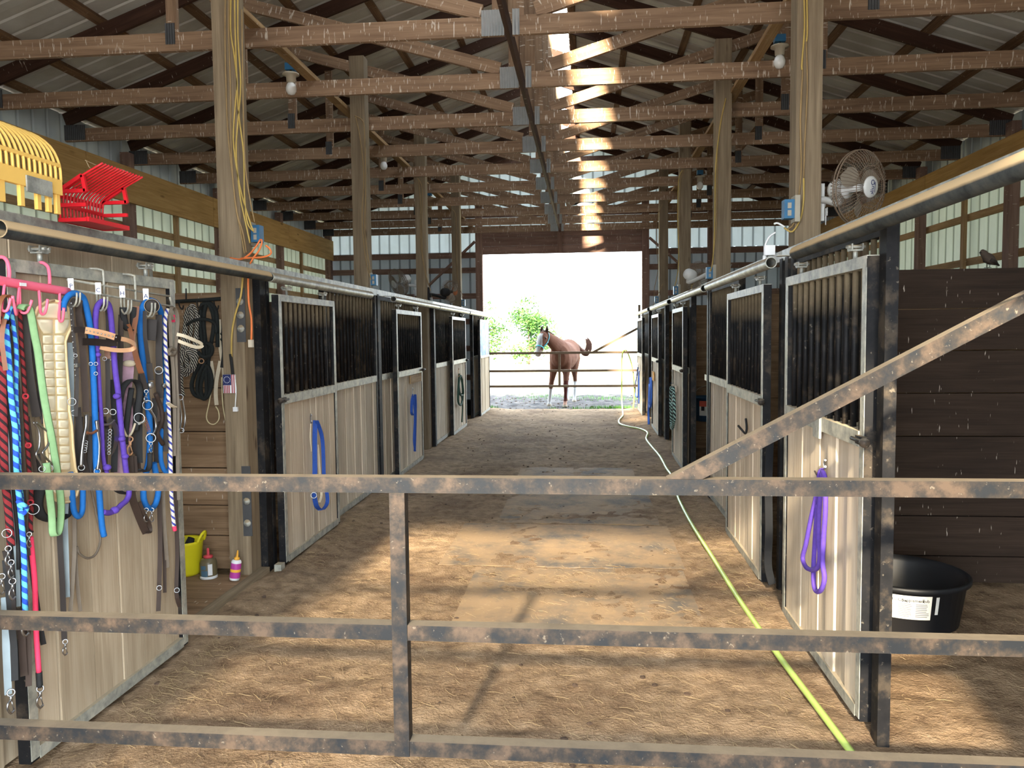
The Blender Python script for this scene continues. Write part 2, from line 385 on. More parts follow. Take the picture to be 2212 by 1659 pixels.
# floor dirt
def dirt():
    t = NT('barn dirt'); v = t.coord('Object', (1,1,1), False); n1 = t.noise(v, 1.1, 5, .6); n2 = t.noise(v, 9, 6, .65); n3 = t.noise(v, 70, 3, .6)
    c = t.ramp(n2, [(.3, hexc(100, 83, 66)), (.5, hexc(136, 115, 92)), (.7, hexc(158, 137, 113))])
    c = t.mix(t.math('MULTIPLY', t.math('SUBTRACT', n1, .46, True), 3.2, True), c, hexc(92, 73, 58))
    c = t.mix(t.math('MULTIPLY', t.ramp(n3, [(.62, K1), (.72, W1)]), .5), c, hexc(196, 170, 134))
    h = t.math('ADD', t.math('MULTIPLY', n2, .7), t.math('MULTIPLY', n3, .3)); t.bump(h, .85, .035)
    return t.done(c, .95, 0, .1)
M['dirt'] = dirt()
M['fargate'] = plain('haze-lightened gate tube', hexc(120, 104, 86), .7)  # dark tube colour lifted to imitate the glare veil at the far doorway
def yard():
    t = NT('yard ground'); tc = t.n('ShaderNodeTexCoord'); sp = t.n('ShaderNodeSeparateXYZ'); t.l(tc.outputs['Object'], sp.inputs[0])
    v = t.coord('Object', (1,1,1), False); n1 = t.noise(v, 3, 6, .7); n2 = t.noise(v, 22, 4)
    mud = t.ramp(n1, [(.36, hexc(26, 25, 28)), (.5, hexc(54, 50, 50)), (.66, hexc(84, 78, 74))])
    hay = t.ramp(n2, [(.3, hexc(150, 140, 110)), (.7, hexc(210, 200, 160))])
    k = t.n('ShaderNodeMapRange'); k.inputs[1].default_value = 22.5; k.inputs[2].default_value = 26; t.l(t.math('ADD', sp.outputs[1], t.math('MULTIPLY', n1, 3.0)), k.inputs[0])
    c = t.mix(k.outputs[0], mud, hay); t.bump(n1, .6, .05); return t.done(c, .9, 0, .2)
M['yard'] = yard()
def mat_rubber():
    t = NT('dusty rubber mat'); v = t.coord('Object', (1,1,1)); n1 = t.noise(v, 2.2, 5, .65); n2 = t.noise(v, 30, 3)
    c = t.ramp(n1, [(.34, hexc(92, 88, 84)), (.47, hexc(126, 110, 92)), (.58, hexc(146, 124, 98))])
    c = t.mix(t.math('MULTIPLY', t.ramp(n2, [(.6, K1), (.7, W1)]), .3), c, hexc(180, 156, 120)); t.bump(n2, .2, .004); return t.done(c, .85, 0, .2)
M['mat'] = mat_rubber()
M['straw'] = plain('straw', hexc(146, 126, 94), .8, var=.3, nscale=3)
M['clod'] = plain('dark clod', hexc(72, 57, 46), .95, var=.3)
M['grass'] = plain('grass blade', hexc(96, 150, 60), .7, var=.3)
M['leaf'] = plain('tree leaf', hexc(52, 92, 26), .6, var=.4, nscale=2)
M['bark'] = plain('bark', hexc(92, 78, 62), .9, var=.3)
M['strap'] = M['leather']
# ---------------------------------------------------------------- ground and floor
def vnoise(x, y, s, seed):
    r = np.random.default_rng(seed); G = r.random((256, 256))
    X = x/s; Y = y/s; xi = np.floor(X).astype(int); yi = np.floor(Y).astype(int); fx = X-xi; fy = Y-yi
    fx = fx*fx*(3-2*fx); fy = fy*fy*(3-2*fy); g = lambda a, b: G[a % 256, b % 256]
    return (g(xi, yi)*(1-fx)+g(xi+1, yi)*fx)*(1-fy) + (g(xi, yi+1)*(1-fx)+g(xi+1, yi+1)*fx)*fy - .5
def grid(name, xs, ys, zf, mat, parent=None, holes=None):
    X, Y = np.meshgrid(xs, ys); Z = zf(X, Y); nx, ny = len(xs), len(ys)
    V = np.stack([X.ravel(), Y.ravel(), Z.ravel()], 1)
    i = np.arange(nx*ny).reshape(ny, nx); F = np.stack([i[:-1,:-1].ravel(), i[:-1,1:].ravel(), i[1:,1:].ravel(), i[1:,:-1].ravel()], 1)
    me = bpy.data.meshes.new(name); me.from_pydata(V.tolist(), [], F.tolist()); me.polygons.foreach_set('use_smooth', [True]*len(F)); me.materials.append(mat)
    me.update(); return link(bpy.data.objects.new(name, me), (0,0,0), parent)
def floor_h(X, Y):
    z = vnoise(X, Y, .9, 1)*.022 + vnoise(X, Y, .28, 2)*.014 + vnoise(X+3, Y, .09, 3)*.015 + vnoise(X, Y+5, .05, 4)*.009
    d = np.minimum(np.abs(X+2.1), np.abs(X-1.1)); z = z + .03*np.exp(-(d/.22)**2)*(Y > 4.2)      # loose dirt against the stall fronts
    tr = np.exp(-((Y-3.15-.08*X)/.10)**2)*np.sin(X*2*math.pi/.055+np.sin(Y*40))*.006*((X > -.45) & (X < .35))          # tyre tread print
    return z + tr - .012
xs = np.concatenate([np.linspace(-5.9, -2.5, 28), np.arange(-2.4, 1.4, .05), np.linspace(1.45, 4.95, 50)])
ys = np.concatenate([np.arange(-.6, 2.4, .15), np.arange(2.4, 7.5, .03), np.arange(7.5, 17.31, .08)])
tag(grid('floor', xs, ys, floor_h, M['dirt']), kind='structure')
def yard_h(X, Y):
    k = np.clip((Y-17.2)/1.0, 0, 1)
    return -.03 + k*(vnoise(X, Y, .5, 8)*.06 + vnoise(X, Y, .17, 9)*.05)
g = grid('ground', np.concatenate([np.arange(-6, 6.01, .08)]), np.concatenate([np.arange(17.3, 24, .08), np.arange(24, 60, 1.0)]), yard_h, M['yard']); tag(g, kind='structure')
b = MB(); b.box(-150, 150, -60, 260, -.4, -.1); tag(b.build('ground', M['yard'], None, origin=(0,0,0)), kind='structure')
# ---------------------------------------------------------------- roof
XC, ZR, SLP, XL, XR, YE, YN = -.57, 6.05, .345, -5.9, 4.95, 17.3, -.6
def zroof(x): return ZR - SLP*abs(x-XC)
def profile(a0, a1):
    """corrugated sheet profile [(a, depth)]"""
    out = []; p = .2285; a = a0
    out.append((a0, 0))
    k = 0
    while a0 + k*p + .12 < a1+.06:
        c = a0 + k*p + .11
        for da, h in ((-.026, 0), (-.012, .014), (.012, .014), (.026, 0)): out.append((min(c+da, a1), h))
        k += 1
    if out[-1][0] < a1: out.append((a1, 0))
    return out
ceiling = struct('ceiling', (XC, 8.3, ZR))
def roof_sheet(sgn, y0, y1, gap):
    b = MB(); pr = profile(y0, y1); xe = XL-.25 if sgn < 0 else XR+.25; xi = XC if sgn < 0 else XC+gap
    nn = Vector((sgn*SLP, 0, 1)).normalized()
    for (a, h) in pr:
        for x in (xe, xi): b.v.append(Vector((x, a, zroof(x))) + nn*h)
    for i in range(len(pr)-1):
        b.face([2*i, 2*i+1, 2*i+3, 2*i+2], [(0,0)]*4)
    b.build('roof_sheet', M['roof'], ceiling)
y = YN-.2
while y < YE+.2:
    y1 = min(y+.914, YE+.3)
    roof_sheet(-1, y, y1, 0); roof_sheet(1, y, y1, .33 if y > 1.2 else 0); y = y1
for sgn in (-1, 1):
    for dx in (.40, 1.12, 1.85, 2.55, 3.3, 4.0, 4.7, 5.2):
        x = XC+sgn*dx; b = MB(); nn = Vector((sgn*SLP, 0, 1)).normalized(); tt = Vector((1, 0, -sgn*SLP)).normalized()
        b.obox(Vector((x, (YN+YE)/2, zroof(x)-.002)) - nn*.02, ((0,1,0), tt, nn), (YE-YN, .089, .038)); b.build('purlin', M['purlin'], ceiling)
# ---------------------------------------------------------------- walls
def sheet_wall(parent, mat, axis, pos, a0, a1, z0, z1, out, name='siding_panel'):
    """ribbed panels .914 wide; axis 'y' runs along the barn at x=pos, 'x' across it at y=pos; z1 may be a function"""
    a = a0
    while a < a1-.02:
        e = min(a+.914, a1); b = MB(); pr = profile(a, e)
        for (q, h) in pr:
            top = z1(q) if callable(z1) else z1
            for z in (z0, top): b.v.append(Vector((pos+out*h, q, z)) if axis == 'y' else Vector((q, pos+out*h, z)))
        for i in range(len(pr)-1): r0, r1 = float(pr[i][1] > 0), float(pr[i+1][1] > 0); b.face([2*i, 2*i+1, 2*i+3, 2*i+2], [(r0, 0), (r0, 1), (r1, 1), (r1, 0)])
        b.build(name, mat, parent); a = e
HZ = {-1: (3.36, 3.80), 1: (3.38, 3.82)}
for sgn, nm, xw in ((-1, 'wall_left', XL), (1, 'wall_right', XR)):
    wl = struct(nm, (xw, 8.3, 0)); b = -sgn
    sheet_wall(wl, M['siding'], 'y', xw, YN, YE, -.05, 1.95, sgn)
    sheet_wall(wl, M['light'], 'y', xw, YN, YE, 1.95, 3.62, sgn, 'light_panel')
    sheet_wall(wl, M['siding'], 'y', xw, YN, YE, 3.62, zroof(xw)-.01, sgn)
    xi = xw - sgn*.012
    for z in (.5, 1.2, 1.95, 2.52, 3.09): pbox('girt', M['girt'], wl, xi, xi-sgn*.038, YN, YE, z-.045, z+.045)
    h0, h1 = HZ[sgn]
    for y0 in np.arange(YN, YE-.1, 3.05): pbox('header_board', M['header'], wl, xi-sgn*.15, xi-sgn*.19, y0+.004, min(y0+3.046, YE), h0, h1)
    for k in range(7):
        yp = -.35+2.45*k
        if yp < YE-.2: pbox('wall_post', M['darkwall'], wl, xi-sgn*.04, xi-sgn*.145, yp, yp+.14, 0, 4.0)
    for k in range(7):
        yp = .87+2.45*k
        if yp < YE-.2: pbox('wall_stud', M['girt'], wl, xi-sgn*.04, xi-sgn*.08, yp, yp+.09, 1.9, 3.4)
# far gable
DL, DR, DZ = -2.285, 1.20, 3.425
wb = struct('wall_back', (XC, YE, 0))
sheet_wall(wb, M['gable'], 'x', YE+.05, XL, DL-.05, -.05, 3.5, 1)
sheet_wall(wb, M['gable'], 'x', YE+.05, DR+.05, XR, -.05, 3.5, 1)
sheet_wall(wb, M['gablehi'], 'x', YE+.05, XL, XR, 3.5, zroof, 1)
for z in (.7, 1.35, 1.95, 2.52, 3.09, 3.42):
    pbox('girt', M['darkwall'], wb, XL+.1, DL-.15, YE-.01, YE+.035, z-.06, z+.06); pbox('girt', M['darkwall'], wb, DR+.15, XR-.1, YE-.01, YE+.035, z-.06, z+.06)
for z in (4.3, 4.9, 5.45):
    hw = (ZR-z)/SLP-.2; pbox('girt', M['darkwall'], wb, XC-hw, XC+hw, YE-.01, YE+.035, z-.06, z+.06)
for z0, z1 in ((DZ, 3.60), (3.606, 3.79), (3.796, 3.98)): pbox('lintel_board', M['darkwall'], wb, DL, DR, YE-.06, YE-.015, z0, z1)
for x0, x1, z in ((DL-.15, DL, 4.5), (DR, DR+.15, 4.5), (-3.75, -3.61, 4.7), (2.6, 2.74, 4.7), (XL+.05, XL+.18, 4.0), (XR-.18, XR-.05, 4.0)):
    pbox('wall_post', M['darkwall'], wb, x0, x1, YE-.16, YE-.02, 0, z)
pbox('wall_post', M['darkwall'], wb, XC-.06, XC+.04, YE-.10, YE-.07, DZ, 5.9)
for s_, xa in ((-1, DL-.15), (1, DR+.15)):
    pbar('brace', M['darkwall'], wb, (xa, YE-.2, 3.7), (xa+s_*1.5, YE-.2, 2.35), .04, .12, up=(0,1,0))
# near gable with its own doorway, behind the camera
wf = struct('wall_front', (XC, YN, 0))
b = MB()
b.box(XL, -2.30, YN-.06, YN, 0, zroof(XL)); b.box(1.21, XR, YN-.06, YN, 0, zroof(XL)); b.box(-2.30, 1.21, YN-.06, YN, 3.36, zroof(XL))
z = zroof(XL); b.prism([(XL, YN, z), (XC, YN, ZR), (XR, YN, zroof(XR)), (XR, YN, z)], (0, -.06, 0)); b.build('siding_panel', M['siding'], wf)
# ---------------------------------------------------------------- trusses
TS, T0, NT_, CB, CT = 1.2445, 5.93, 10, 3.876, 4.016
def corr_plate(parent, x0, x1, y, z0, z1, name='connector_plate'):
    b = MB(); n = max(4, int((x1-x0)/.011)); n += n % 2
    for i in range(n+1):
        x = x0+(x1-x0)*i/n; d = (.0 if i % 2 else .006)
        b.v += [Vector((x, y-d, z0)), Vector((x, y-d, z1))]
    for i in range(n): b.face([2*i, 2*i+2, 2*i+3, 2*i+1], [(0,0)]*4)
    return b.build(name, M['galv2' if name == 'connector_plate' else 'galv3'], parent)
M['galv3'] = plain('dull zinc plate', (.07, .072, .075), .7, .3, .4, .2, 14)
M['galv2'] = plain('zinc plate', (.62, .66, .68), .35, .75, .5, .12, 14)
def make_truss(y, label):
    t = thing('roof_truss', label, 'truss', (XC, y, CB), 'roof trusses')
    T = .038
    def rf(x): return zroof(x)-.045
    for s in (-1, 1):
        xe = XL+.06 if s < 0 else XR-.06; xi = XC+s*.03
        b = MB(); b.bar((xi, y, (CB+CT)/2), (xe, y, (CB+CT)/2), T, CT-CB); b.build('bottom_chord', M['truss'], t)
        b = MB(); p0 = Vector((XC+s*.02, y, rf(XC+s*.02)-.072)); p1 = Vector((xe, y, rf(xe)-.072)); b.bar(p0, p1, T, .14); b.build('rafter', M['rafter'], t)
        xa = XC+s*2.9
        b = MB(); b.bar((XC+s*.2, y, CT+.035), (xa, y, rf(xa)-.17), T, .11); b.build('web', M['truss'], t)
        xv = XC+s*2.62
        b = MB(); b.bar((xv, y-.001, CT), (xv, y-.001, rf(xv)-.15), .085, T, up=(0,1,0)); b.build('web', M['truss'], t)
        b = MB(); b.bar((XC+s*.075, y, CT), (XC+s*.075, y, rf(XC)-.17), .09, T, up=(0,1,0)); b.build('king_post', M['truss'], t)
        if s < 0: corr_plate(t, XC-.20, XC-.03, y-.021, CB-.004, CT+.045)
        else: corr_plate(t, XC+.032, XC+.085, y-.021, CB-.004, CT+.045)
        corr_plate(t, xv-.05, xv+.03, y-.021, CB+.05, CT+.07, 'gusset_plate'); xh = xe-s*.25
        corr_plate(t, min(xh, xe), max(xh, xe), y-.021, CB+.01, CT+.04, 'gusset_plate')
    return t
ORD = ['first', 'second', 'third', 'fourth', 'fifth', 'sixth', 'seventh', 'eighth', 'ninth', 'tenth']
tr0 = make_truss(T0, 'brown timber roof truss with droppings, first one above the aisle past the gate')
for k in range(1, NT_):
    y = T0+TS*k
    if k == NT_-1: y = 17.05
    copy_tree(tr0, (0, y-T0, 0), None, 'brown timber roof truss with zinc plates, %s one counting from the gate' % ORD[k], 'roof trusses')
ax = struct('trim_1', (XC, 9, CB)); ax['label'] = 'long dark board running down the aisle through the truss centres'
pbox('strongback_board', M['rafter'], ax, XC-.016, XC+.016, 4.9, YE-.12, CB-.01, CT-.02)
for x, nn in ((-2.52, 'trim_2'), (1.48, 'trim_3')):
    t = struct(nn, (x, 9, CT)); y0 = 4.2
    while y0 < YE-.3:
        y1 = min(y0+3.72, YE-.15); pbox('lateral_brace', M['girt'], t, x-.045, x+.045, y0, y1-.01, CT+.001, CT+.04); y0 = y1
# ---------------------------------------------------------------- timber posts
PY = [5.03, 8.06, 11.09, 14.12]
pl = ['weathered treated timber post with a bundle of yellow cables beside the tack room', 'timber post on the left row behind the first stall grille', 'timber post on the left row with a white fan on its side', 'last timber post of the left row with thin hanging cable']
pr_ = ['timber post on the right row carrying the big grey wall fan', 'timber post on the right row with the blue box, second from the gate', 'timber post on the right row between second and third stalls, yellow cable', 'last timber post of the right row near the far doorway']
POSTS = {}
for i, y in enumerate(PY):
    for s in (-1, 1):
        x0, x1 = (-2.44, -2.285) if s < 0 else (1.29, 1.445)
        top = 5.05 if i == 0 else 4.55
        t = thing('timber_post', (pl if s < 0 else pr_)[i], 'post', ((x0+x1)/2, y+.075, 0), 'timber roof posts'); POSTS[(s, i)] = t
        pbox('post_timber', M['post'], t, x0, x1, y, y+.15, -.02, top)
        for z0, z1 in (((.30, .78), (1.62, 1.98)) if (s, i) == (-1, 0) else ()):
            pl_ = pbox('bolt_plate', M['galv3'], t, x1-.05, x1+.012, y-.006, y, z0, z1)
            for zz in np.linspace(z0+.09, z1-.09, 3): one('bolt', M['galv'], lambda b: b.lathe((x1-.02, y-.006, zz), (0,-1,0), [(.026, 0), (.024, .005), (.014, .008), (.012, .016), (0, .017)], 10), pl_)
# ---------------------------------------------------------------- plank partitions between the stalls
def partition(side, y, label, mat, zs, x_in=None):
    xa = (-2.285 if side < 0 else 1.26) if x_in is None else x_in; xb = XL+.2 if side < 0 else XR-.2
    t = thing('stall_partition', label, 'wall', ((xa+xb)/2, y, 0), 'plank partitions between stalls')
    for i in range(len(zs)-1):
        j = random.uniform(-.006, .006)
        pbox('plank', mat, t, xa, xb, y+j, y+j+.04, zs[i]+.004, zs[i+1]-.004)
    return t
zp = [0, .245, .463, .73, .989, 1.298, 1.62, 1.97]; zq = [0, .176, .44, .686, .962, 1.242, 1.517, 1.784, 2.04]
partition(-1, 5.24, 'brown plank wall of the tack room holding the ropes', M['part'], zp, -2.30)
partition(1, 5.24, 'dark plank wall at the back of the open stall beside the purple rope', M['partd'], zq, 1.27)
for k, y in ((1, 8.24), (2, 11.27), (3, 14.30)):
    partition(-1, y, 'plank wall inside the left stalls, %s from the tack room' % ORD[k], M['partd'], zq)
    partition(1, y, 'plank wall inside the right stalls, %s counting from the gate' % ORD[k], M['part'], zq)
# ---------------------------------------------------------------- stall fronts
def planks_v(parent, mat, x0, x1, y0, y1, z0, z1, wmin=.11, wmax=.175):
    y = y0
    while y < y1-.01:
        e = y+random.uniform(wmin, wmax)
        if y1-e < .06: e = y1
        j = random.uniform(-.006, .006); b = MB()
        b.obox(((x0+x1)/2+j, (y+e)/2, (z0+z1)/2), ((1,0,0),(0,1,0),(0,0,1)), (abs(x1-x0), e-y-.007, z1-z0)); b.build('plank', mat, parent); y = e
BARS = {}
def bars(parent, x, y0, y1, z0, z1, n, r=.0135):
    for k in range(n):
        yy = y0+(y1-y0)*(k+.5)/n; key = (round(z1-z0, 3), r)
        if key not in BARS:
            o = ptube('bar', M['black'], parent, [(x, yy, z0), (x, yy, z1)], r, 8); BARS[key] = o.data
        else: link(bpy.data.objects.new('bar', BARS[key]), (x, yy, z0), parent)
def grille_panel(side, y0, y1, label, zm=1.21, zt=2.08, nb=None, mat='plank', grille=True):
    xi = -2.24 if side < 0 else 1.205; s = side; xo = xi+s*.05; xm = (xi+xo)/2
    t = thing('stall_front_panel', label, 'stall panel', (xm, (y0+y1)/2, 0), 'fixed stall front panels')
    for a, b_ in ((y0, y0+.045), (y1-.045, y1)): pbox('stile', M['black'], t, xi, xo, a, b_, 0, zt)
    pbox('bottom_rail', M['rail'], t, xi, xo, y0+.045, y1-.045, .02, .075); pbox('mid_rail', M['rail'], t, xi-s*.006, xo, y0+.045, y1-.045, zm-.045, zm+.02)
    planks_v(t, M[mat], xm-.014, xm+.014, y0+.045, y1-.045, .075, zm-.045)
    pbox('top_rail', M['black'], t, xi+s*.01, xo, y0+.045, y1-.045, zt-.04, zt)
    bars(t, xm, y0+.05, y1-.05, zm+.02, zt-.04, nb or max(2, int((y1-y0)/.108)))
    return t
def hanger(t, x, y, z0, z1):
    h = ptube('hanger_bolt', M['galv'], t, [(x, y, z0), (x, y, z1)], .010, 8)
    b = MB()
    for q in (-1, 1): b.box(x+q*.022-.003, x+q*.022+.003, y-.03, y+.03, z1-.008, z1+.016)
    b.box(x-.025, x+.025, y-.02, y+.02, z1-.014, z1-.008); b.tube([(x-.036, y-.014, z1+.004), (x+.036, y-.014, z1+.004)], .008, 6); b.tube([(x-.034, y+.016, z1+.006), (x+.034, y+.016, z1+.006)], .007, 6)
    b.build('hanger_bracket', M['galv'], t)
def stall_door(side, y0, y1, label, zm=1.215, zt=1.95, nb=11, mat='plank', solid=False, latch=None, x=None):
    xi = (x if x is not None else (-2.165 if side < 0 else 1.125)); s = side; xo = xi+s*.05; xm = (xi+xo)/2
    t = thing('stall_door', label, 'stall door', (xm, (y0+y1)/2, 0.02), 'sliding stall doors')
    for a, b_ in ((y0, y0+.05), (y1-.05, y1)): pbox('stile', M['black'], t, xi, xo, a, b_, .02, zt)
    for a, b_ in ((y0, y0+.004), (y1-.004, y1)):
        pbox('edge_strip', M['rail'], t, xi-s*.003, xi, a+.002 if a == y0 else a-.044, b_+.044 if a == y0 else b_-.002, .03, zt-.01)
    pbox('bottom_rail', M['rail'], t, xi-s*.004, xo, y0+.05, y1-.05, .02, .07)
    pbox('top_rail', M['rail'], t, xi-s*.002, xo, y0+.002, y1-.002, zt-.045, zt+.004)
    if solid: planks_v(t, M[mat], xm-.015, xm+.010, y0+.05, y1-.05, .07, zt-.045, .15, .26)
    else:
        planks_v(t, M[mat], xm-.014, xm+.014, y0+.05, y1-.05, .07, zm-.045)
        pbox('mid_rail', M['rail'], t, xi-s*.008, xo, y0+.05, y1-.05, zm-.045, zm+.02)
        bars(t, xm, y0+.05, y1-.05, zm+.02, zt-.045, nb)
    for yy in (y0+.22, y1-.22): hanger(t, xm, yy, zt, 2.005)
    if latch:
        yy = y0 if latch < 0 else y1; b = MB(); b.box(xi-s*.02, xi, yy-.05, yy+.05, zm-.03, zm+.005); b.tube([(xi-s*.03, yy-.09, zm-.01), (xi-s*.03, yy+.06, zm-.01)], .009, 8); b.lathe((xi-s*.03, yy-.10, zm-.01), (0,1,0), [(.0, 0), (.02, .002), (.02, .02), (0, .022)], 10); b.build('latch', M['gate'], t)
    return t
def steel_post(side, y, label, w=.08, z=2.10, x=None):
    xi = (-2.235 if side < 0 else 1.20) if x is None else x; o = pbox('steel_post', M['black'], None, xi, xi+side*.06, y, y+w, -.02, z)
    return tag(o, label, 'post', 'steel stall posts')
# left row
t = thing('plank_wall_panel', 'grey vertical board wall behind the hanging tack', 'wall panel', (-2.27, 2.7, 0)); planks_v(t, M['planks'], -2.285, -2.255, 1.4, 3.86, 0, 2.06, .16, .24)
pbox('edge_trim', M['rail'], t, -2.287, -2.250, 3.86, 3.885, 0, 2.06)
TD = stall_door(-1, 2.70, 3.885, 'grey plank sliding door covered with hanging bridles and ropes', mat='planks', solid=True, x=-2.135)
steel_post(-1, 5.185, 'black steel stall post next to the thick timber post with cables', .09); steel_post(-1, 5.29, 'second black steel upright of the first left grille door', .05)
DA = stall_door(-1, 5.33, 6.56, 'left stall door with blue halter, galvanised frame and black bars', nb=12, latch=-1)
grille_panel(-1, 6.52, 8.17, 'plank and bar panel right of the blue halter door', nb=15)
steel_post(-1, 8.22, 'black steel post with a bright edge before the second left stall door', .06)
grille_panel(-1, 8.30, 10.12, 'plank and bar panel behind the second left stall door', nb=16)
DB = stall_door(-1, 8.74, 10.10, 'second left stall door with dark blue lead rope and wooden tag', nb=11, latch=1)
steel_post(-1, 10.16, 'black jamb beside the dark gap of the second left stall')
steel_post(-1, 11.30, 'black steel post at the far edge of the second left stall gap', .07)
grille_panel(-1, 11.38, 13.1, 'plank and bar panel left of the green rope door', nb=15)
DC = stall_door(-1, 12.45, 13.85, 'third left stall door with dark green rope', nb=11, latch=1)
steel_post(-1, 13.9, 'black steel post right of the green rope door'); steel_post(-1, 15.2, 'black jamb left of the last left stall door')
grille_panel(-1, 15.3, 17.05, 'plank and bar panel behind the last left stall door', nb=14)
DD = thing('stall_door', 'last left stall door with blue and orange upper sheet', 'stall door', (-2.14, 16.1, .02), 'sliding stall doors')
for a in (15.40, 16.86): pbox('stile', M['black'], DD, -2.165, -2.12, a, a+.05, .02, 1.95)
for z in (.02, 1.18, 1.91): pbox('rail', M['rail'], DD, -2.168, -2.115, 15.45, 16.86, z, z+.05)
planks_v(DD, M['planks'], -2.155, -2.13, 15.45, 16.86, .07, 1.18, .2, .3)
def tarp():
    t = NT('blue orange printed sheet'); n = t.noise(t.coord('Object', (1, 2.2, 1.2)), 3, 4, .6, 1.0)
    return t.done(t.ramp(n, [(.35, hexc(40, 84, 150)), (.5, hexc(110, 150, 196)), (.58, hexc(196, 150, 70)), (.66, hexc(70, 110, 170))]), .6)
pbox('printed_sheet', tarp(), DD, -2.15, -2.125, 15.45, 16.86, 1.23, 1.91)
for yy in (15.7, 16.6): hanger(DD, -2.14, yy, 1.95, 2.005)
# right row
grille_panel(1, 3.31, 4.78, 'plank and bar panel behind the purple rope door', nb=14)
R1 = stall_door(1, 3.275, 4.56, 'right stall door with purple rope and dusty black bars', nb=11, latch=-1)
tag(pbox('steel_post', M['black'], None, 1.152, 1.20, 3.15, 3.22, -.02, 2.08), 'broad rusty black jamb beside the open right stall', 'post', 'steel stall posts')
steel_post(1, 4.83, 'black steel post behind the far edge of the purple rope door', .07); steel_post(1, 4.97, 'black steel post at the near edge of the empty hook door', .06)
R2 = stall_door(1, 5.12, 6.42, 'right stall door with an empty hook, bright mid rail', nb=11, latch=-1)
grille_panel(1, 6.36, 7.86, 'plank and bar panel left of the empty hook door', nb=15)
EP = [steel_post(1, 7.9, 'black steel post before the gap showing a blue bucket', .08)]
grille_panel(1, 9.3, 10.9, 'plank and bar panel behind the teal rope door', nb=14); steel_post(1, 9.16, 'rusty jamb beside the teal rope door', .10)
R3 = stall_door(1, 9.30, 10.46, 'right stall door with coiled teal and black rope', nb=11, latch=-1)
EP.append(steel_post(1, 11.0, 'black steel post beyond the teal rope door', .08))
grille_panel(1, 12.3, 13.95, 'plank and bar panel behind the fourth right stall door', nb=14); steel_post(1, 12.14, 'rusty jamb of the fourth right stall', .10)
R4 = stall_door(1, 12.45, 13.75, 'fourth right stall door with long blue rope on a wooden block', nb=10, latch=-1)
steel_post(1, 14.05, 'black steel post between fourth and fifth right stalls', .08)
grille_panel(1, 15.45, 17.05, 'plank and bar panel behind the last right stall door', nb=14); steel_post(1, 15.3, 'rusty jamb of the last right stall', .10)
R5 = stall_door(1, 15.5, 16.95, 'last right stall door with a blue looped rope by the far doorway', nb=10, x=1.085)
for o_, y_ in zip(EP, (8.02, 11.12)):
    b = MB(); b.box(1.205, 1.213, y_-.04, y_+.13, 1.16, 1.22); b.build('eye_plate', M['galv'], o_)
pbox('latch_plate', M['galv'], R1, 1.105, 1.117, 3.83, 3.93, 1.135, 1.235)
t = thing('rubber_strap', 'black rubber strap hanging between the two nearest right doors', 'strap', (1.19, 4.93, .2)); b = MB()
b.strap(smooth([atY(1664, 935, 4.915), atY(1660, 1040, 4.91), atY(1661, 1150, 4.90), atY(1659, 1220, 4.90), atY(1668, 1262, 4.89)], 4), .05, .006, (1, .3, 0)); b.build('strap', M['tub'], t)
# header rails and door tracks
for s, x in ((-1, -2.24), (1, 1.205)):
    t = thing('header_rail', 'long steel rail along the top of the %s stalls' % ('left' if s < 0 else 'right'), 'rail', (x, 9, 2.08))
    for i, (a, b_) in enumerate(((1.4, 5.0), (5.0, 8.2), (8.2, 11.3), (11.3, 14.1), (14.1, 17.1))):
        pbox('rail_length', M['rail'] if i else M['galv'], t, x, x+s*.04, a+.004, b_-.004, 2.085, 2.15)
        for yy in np.arange(a+.3, b_-.2, .6): pbox('track_bracket', M['rail'], t, x-s*.10, x, yy-.03, yy+.03, 2.088, 2.093)
def track(x, y0, y1, label, mat, z=2.055, r=.034):
    b = MB(); b.tube([(x, y0, z), (x, y1, z)], r, 16, cap=False); b.tube([(x, y1, z), (x, y0, z)], r-.005, 16, cap=False)
    for yy in (y0, y1):
        n0 = len(b.v)
        for q in (r, r-.005):
            for k in range(16): b.v.append(Vector((x+math.cos(k*math.pi/8)*q, yy, z+math.sin(k*math.pi/8)*q)))
        for k in range(16): b.face([n0+k, n0+(k+1) % 16, n0+16+(k+1) % 16, n0+16+k], [(0,0)]*4)
    return tag(b.build('door_track', mat, fix=False), label, 'track pipe', 'round door track pipes')
track(-2.12, 2.66, 5.05, 'dusty dark track pipe above the tack door', M['pipeblk']); track(-2.125, 5.09, 7.55, 'galvanised track pipe above the blue halter door', M['galv'])
track(-2.12, 8.45, 11.02, 'galvanised track pipe above the second left stall door', M['galv']); track(-2.12, 11.06, 13.9, 'galvanised track pipe above the green rope door', M['galv'])
track(-2.12, 14.0, 17.0, 'galvanised track pipe above the last left stall door', M['galv'])
track(1.08, 1.9, 4.18, 'dust covered dark track pipe above the purple rope door', M['pipeblk']); track(1.08, 4.73, 7.12, 'galvanised track pipe above the empty hook door', M['galv'])
track(1.08, 7.35, 9.9, 'galvanised track pipe above the teal rope door', M['galv']); track(1.08, 10.4, 13.2, 'galvanised track pipe above the fourth right stall door', M['galv']); track(1.06, 13.5, 16.9, 'galvanised track pipe above the last right stall door', M['galv'])
# tack room wooden floor and sill
t = thing('wooden_platform', 'dusty wooden floor boards inside the tack room doorway', 'floorboards', (-3.4, 4.5, 0), None)
y = 3.6
while y < 5.0:
    e = min(y+.475, 5.025); pbox('board', M['part'], t, -4.2, -2.285, y+.004, e-.004, -.03, .03); y = e
pbox('sill_board', M['post'], t, -2.28, -2.22, 3.6, 5.17, -.03, .045)
pbox('floor_bracket', M['rail'], t, -2.2, -2.15, 5.20, 5.27, -.01, .05)
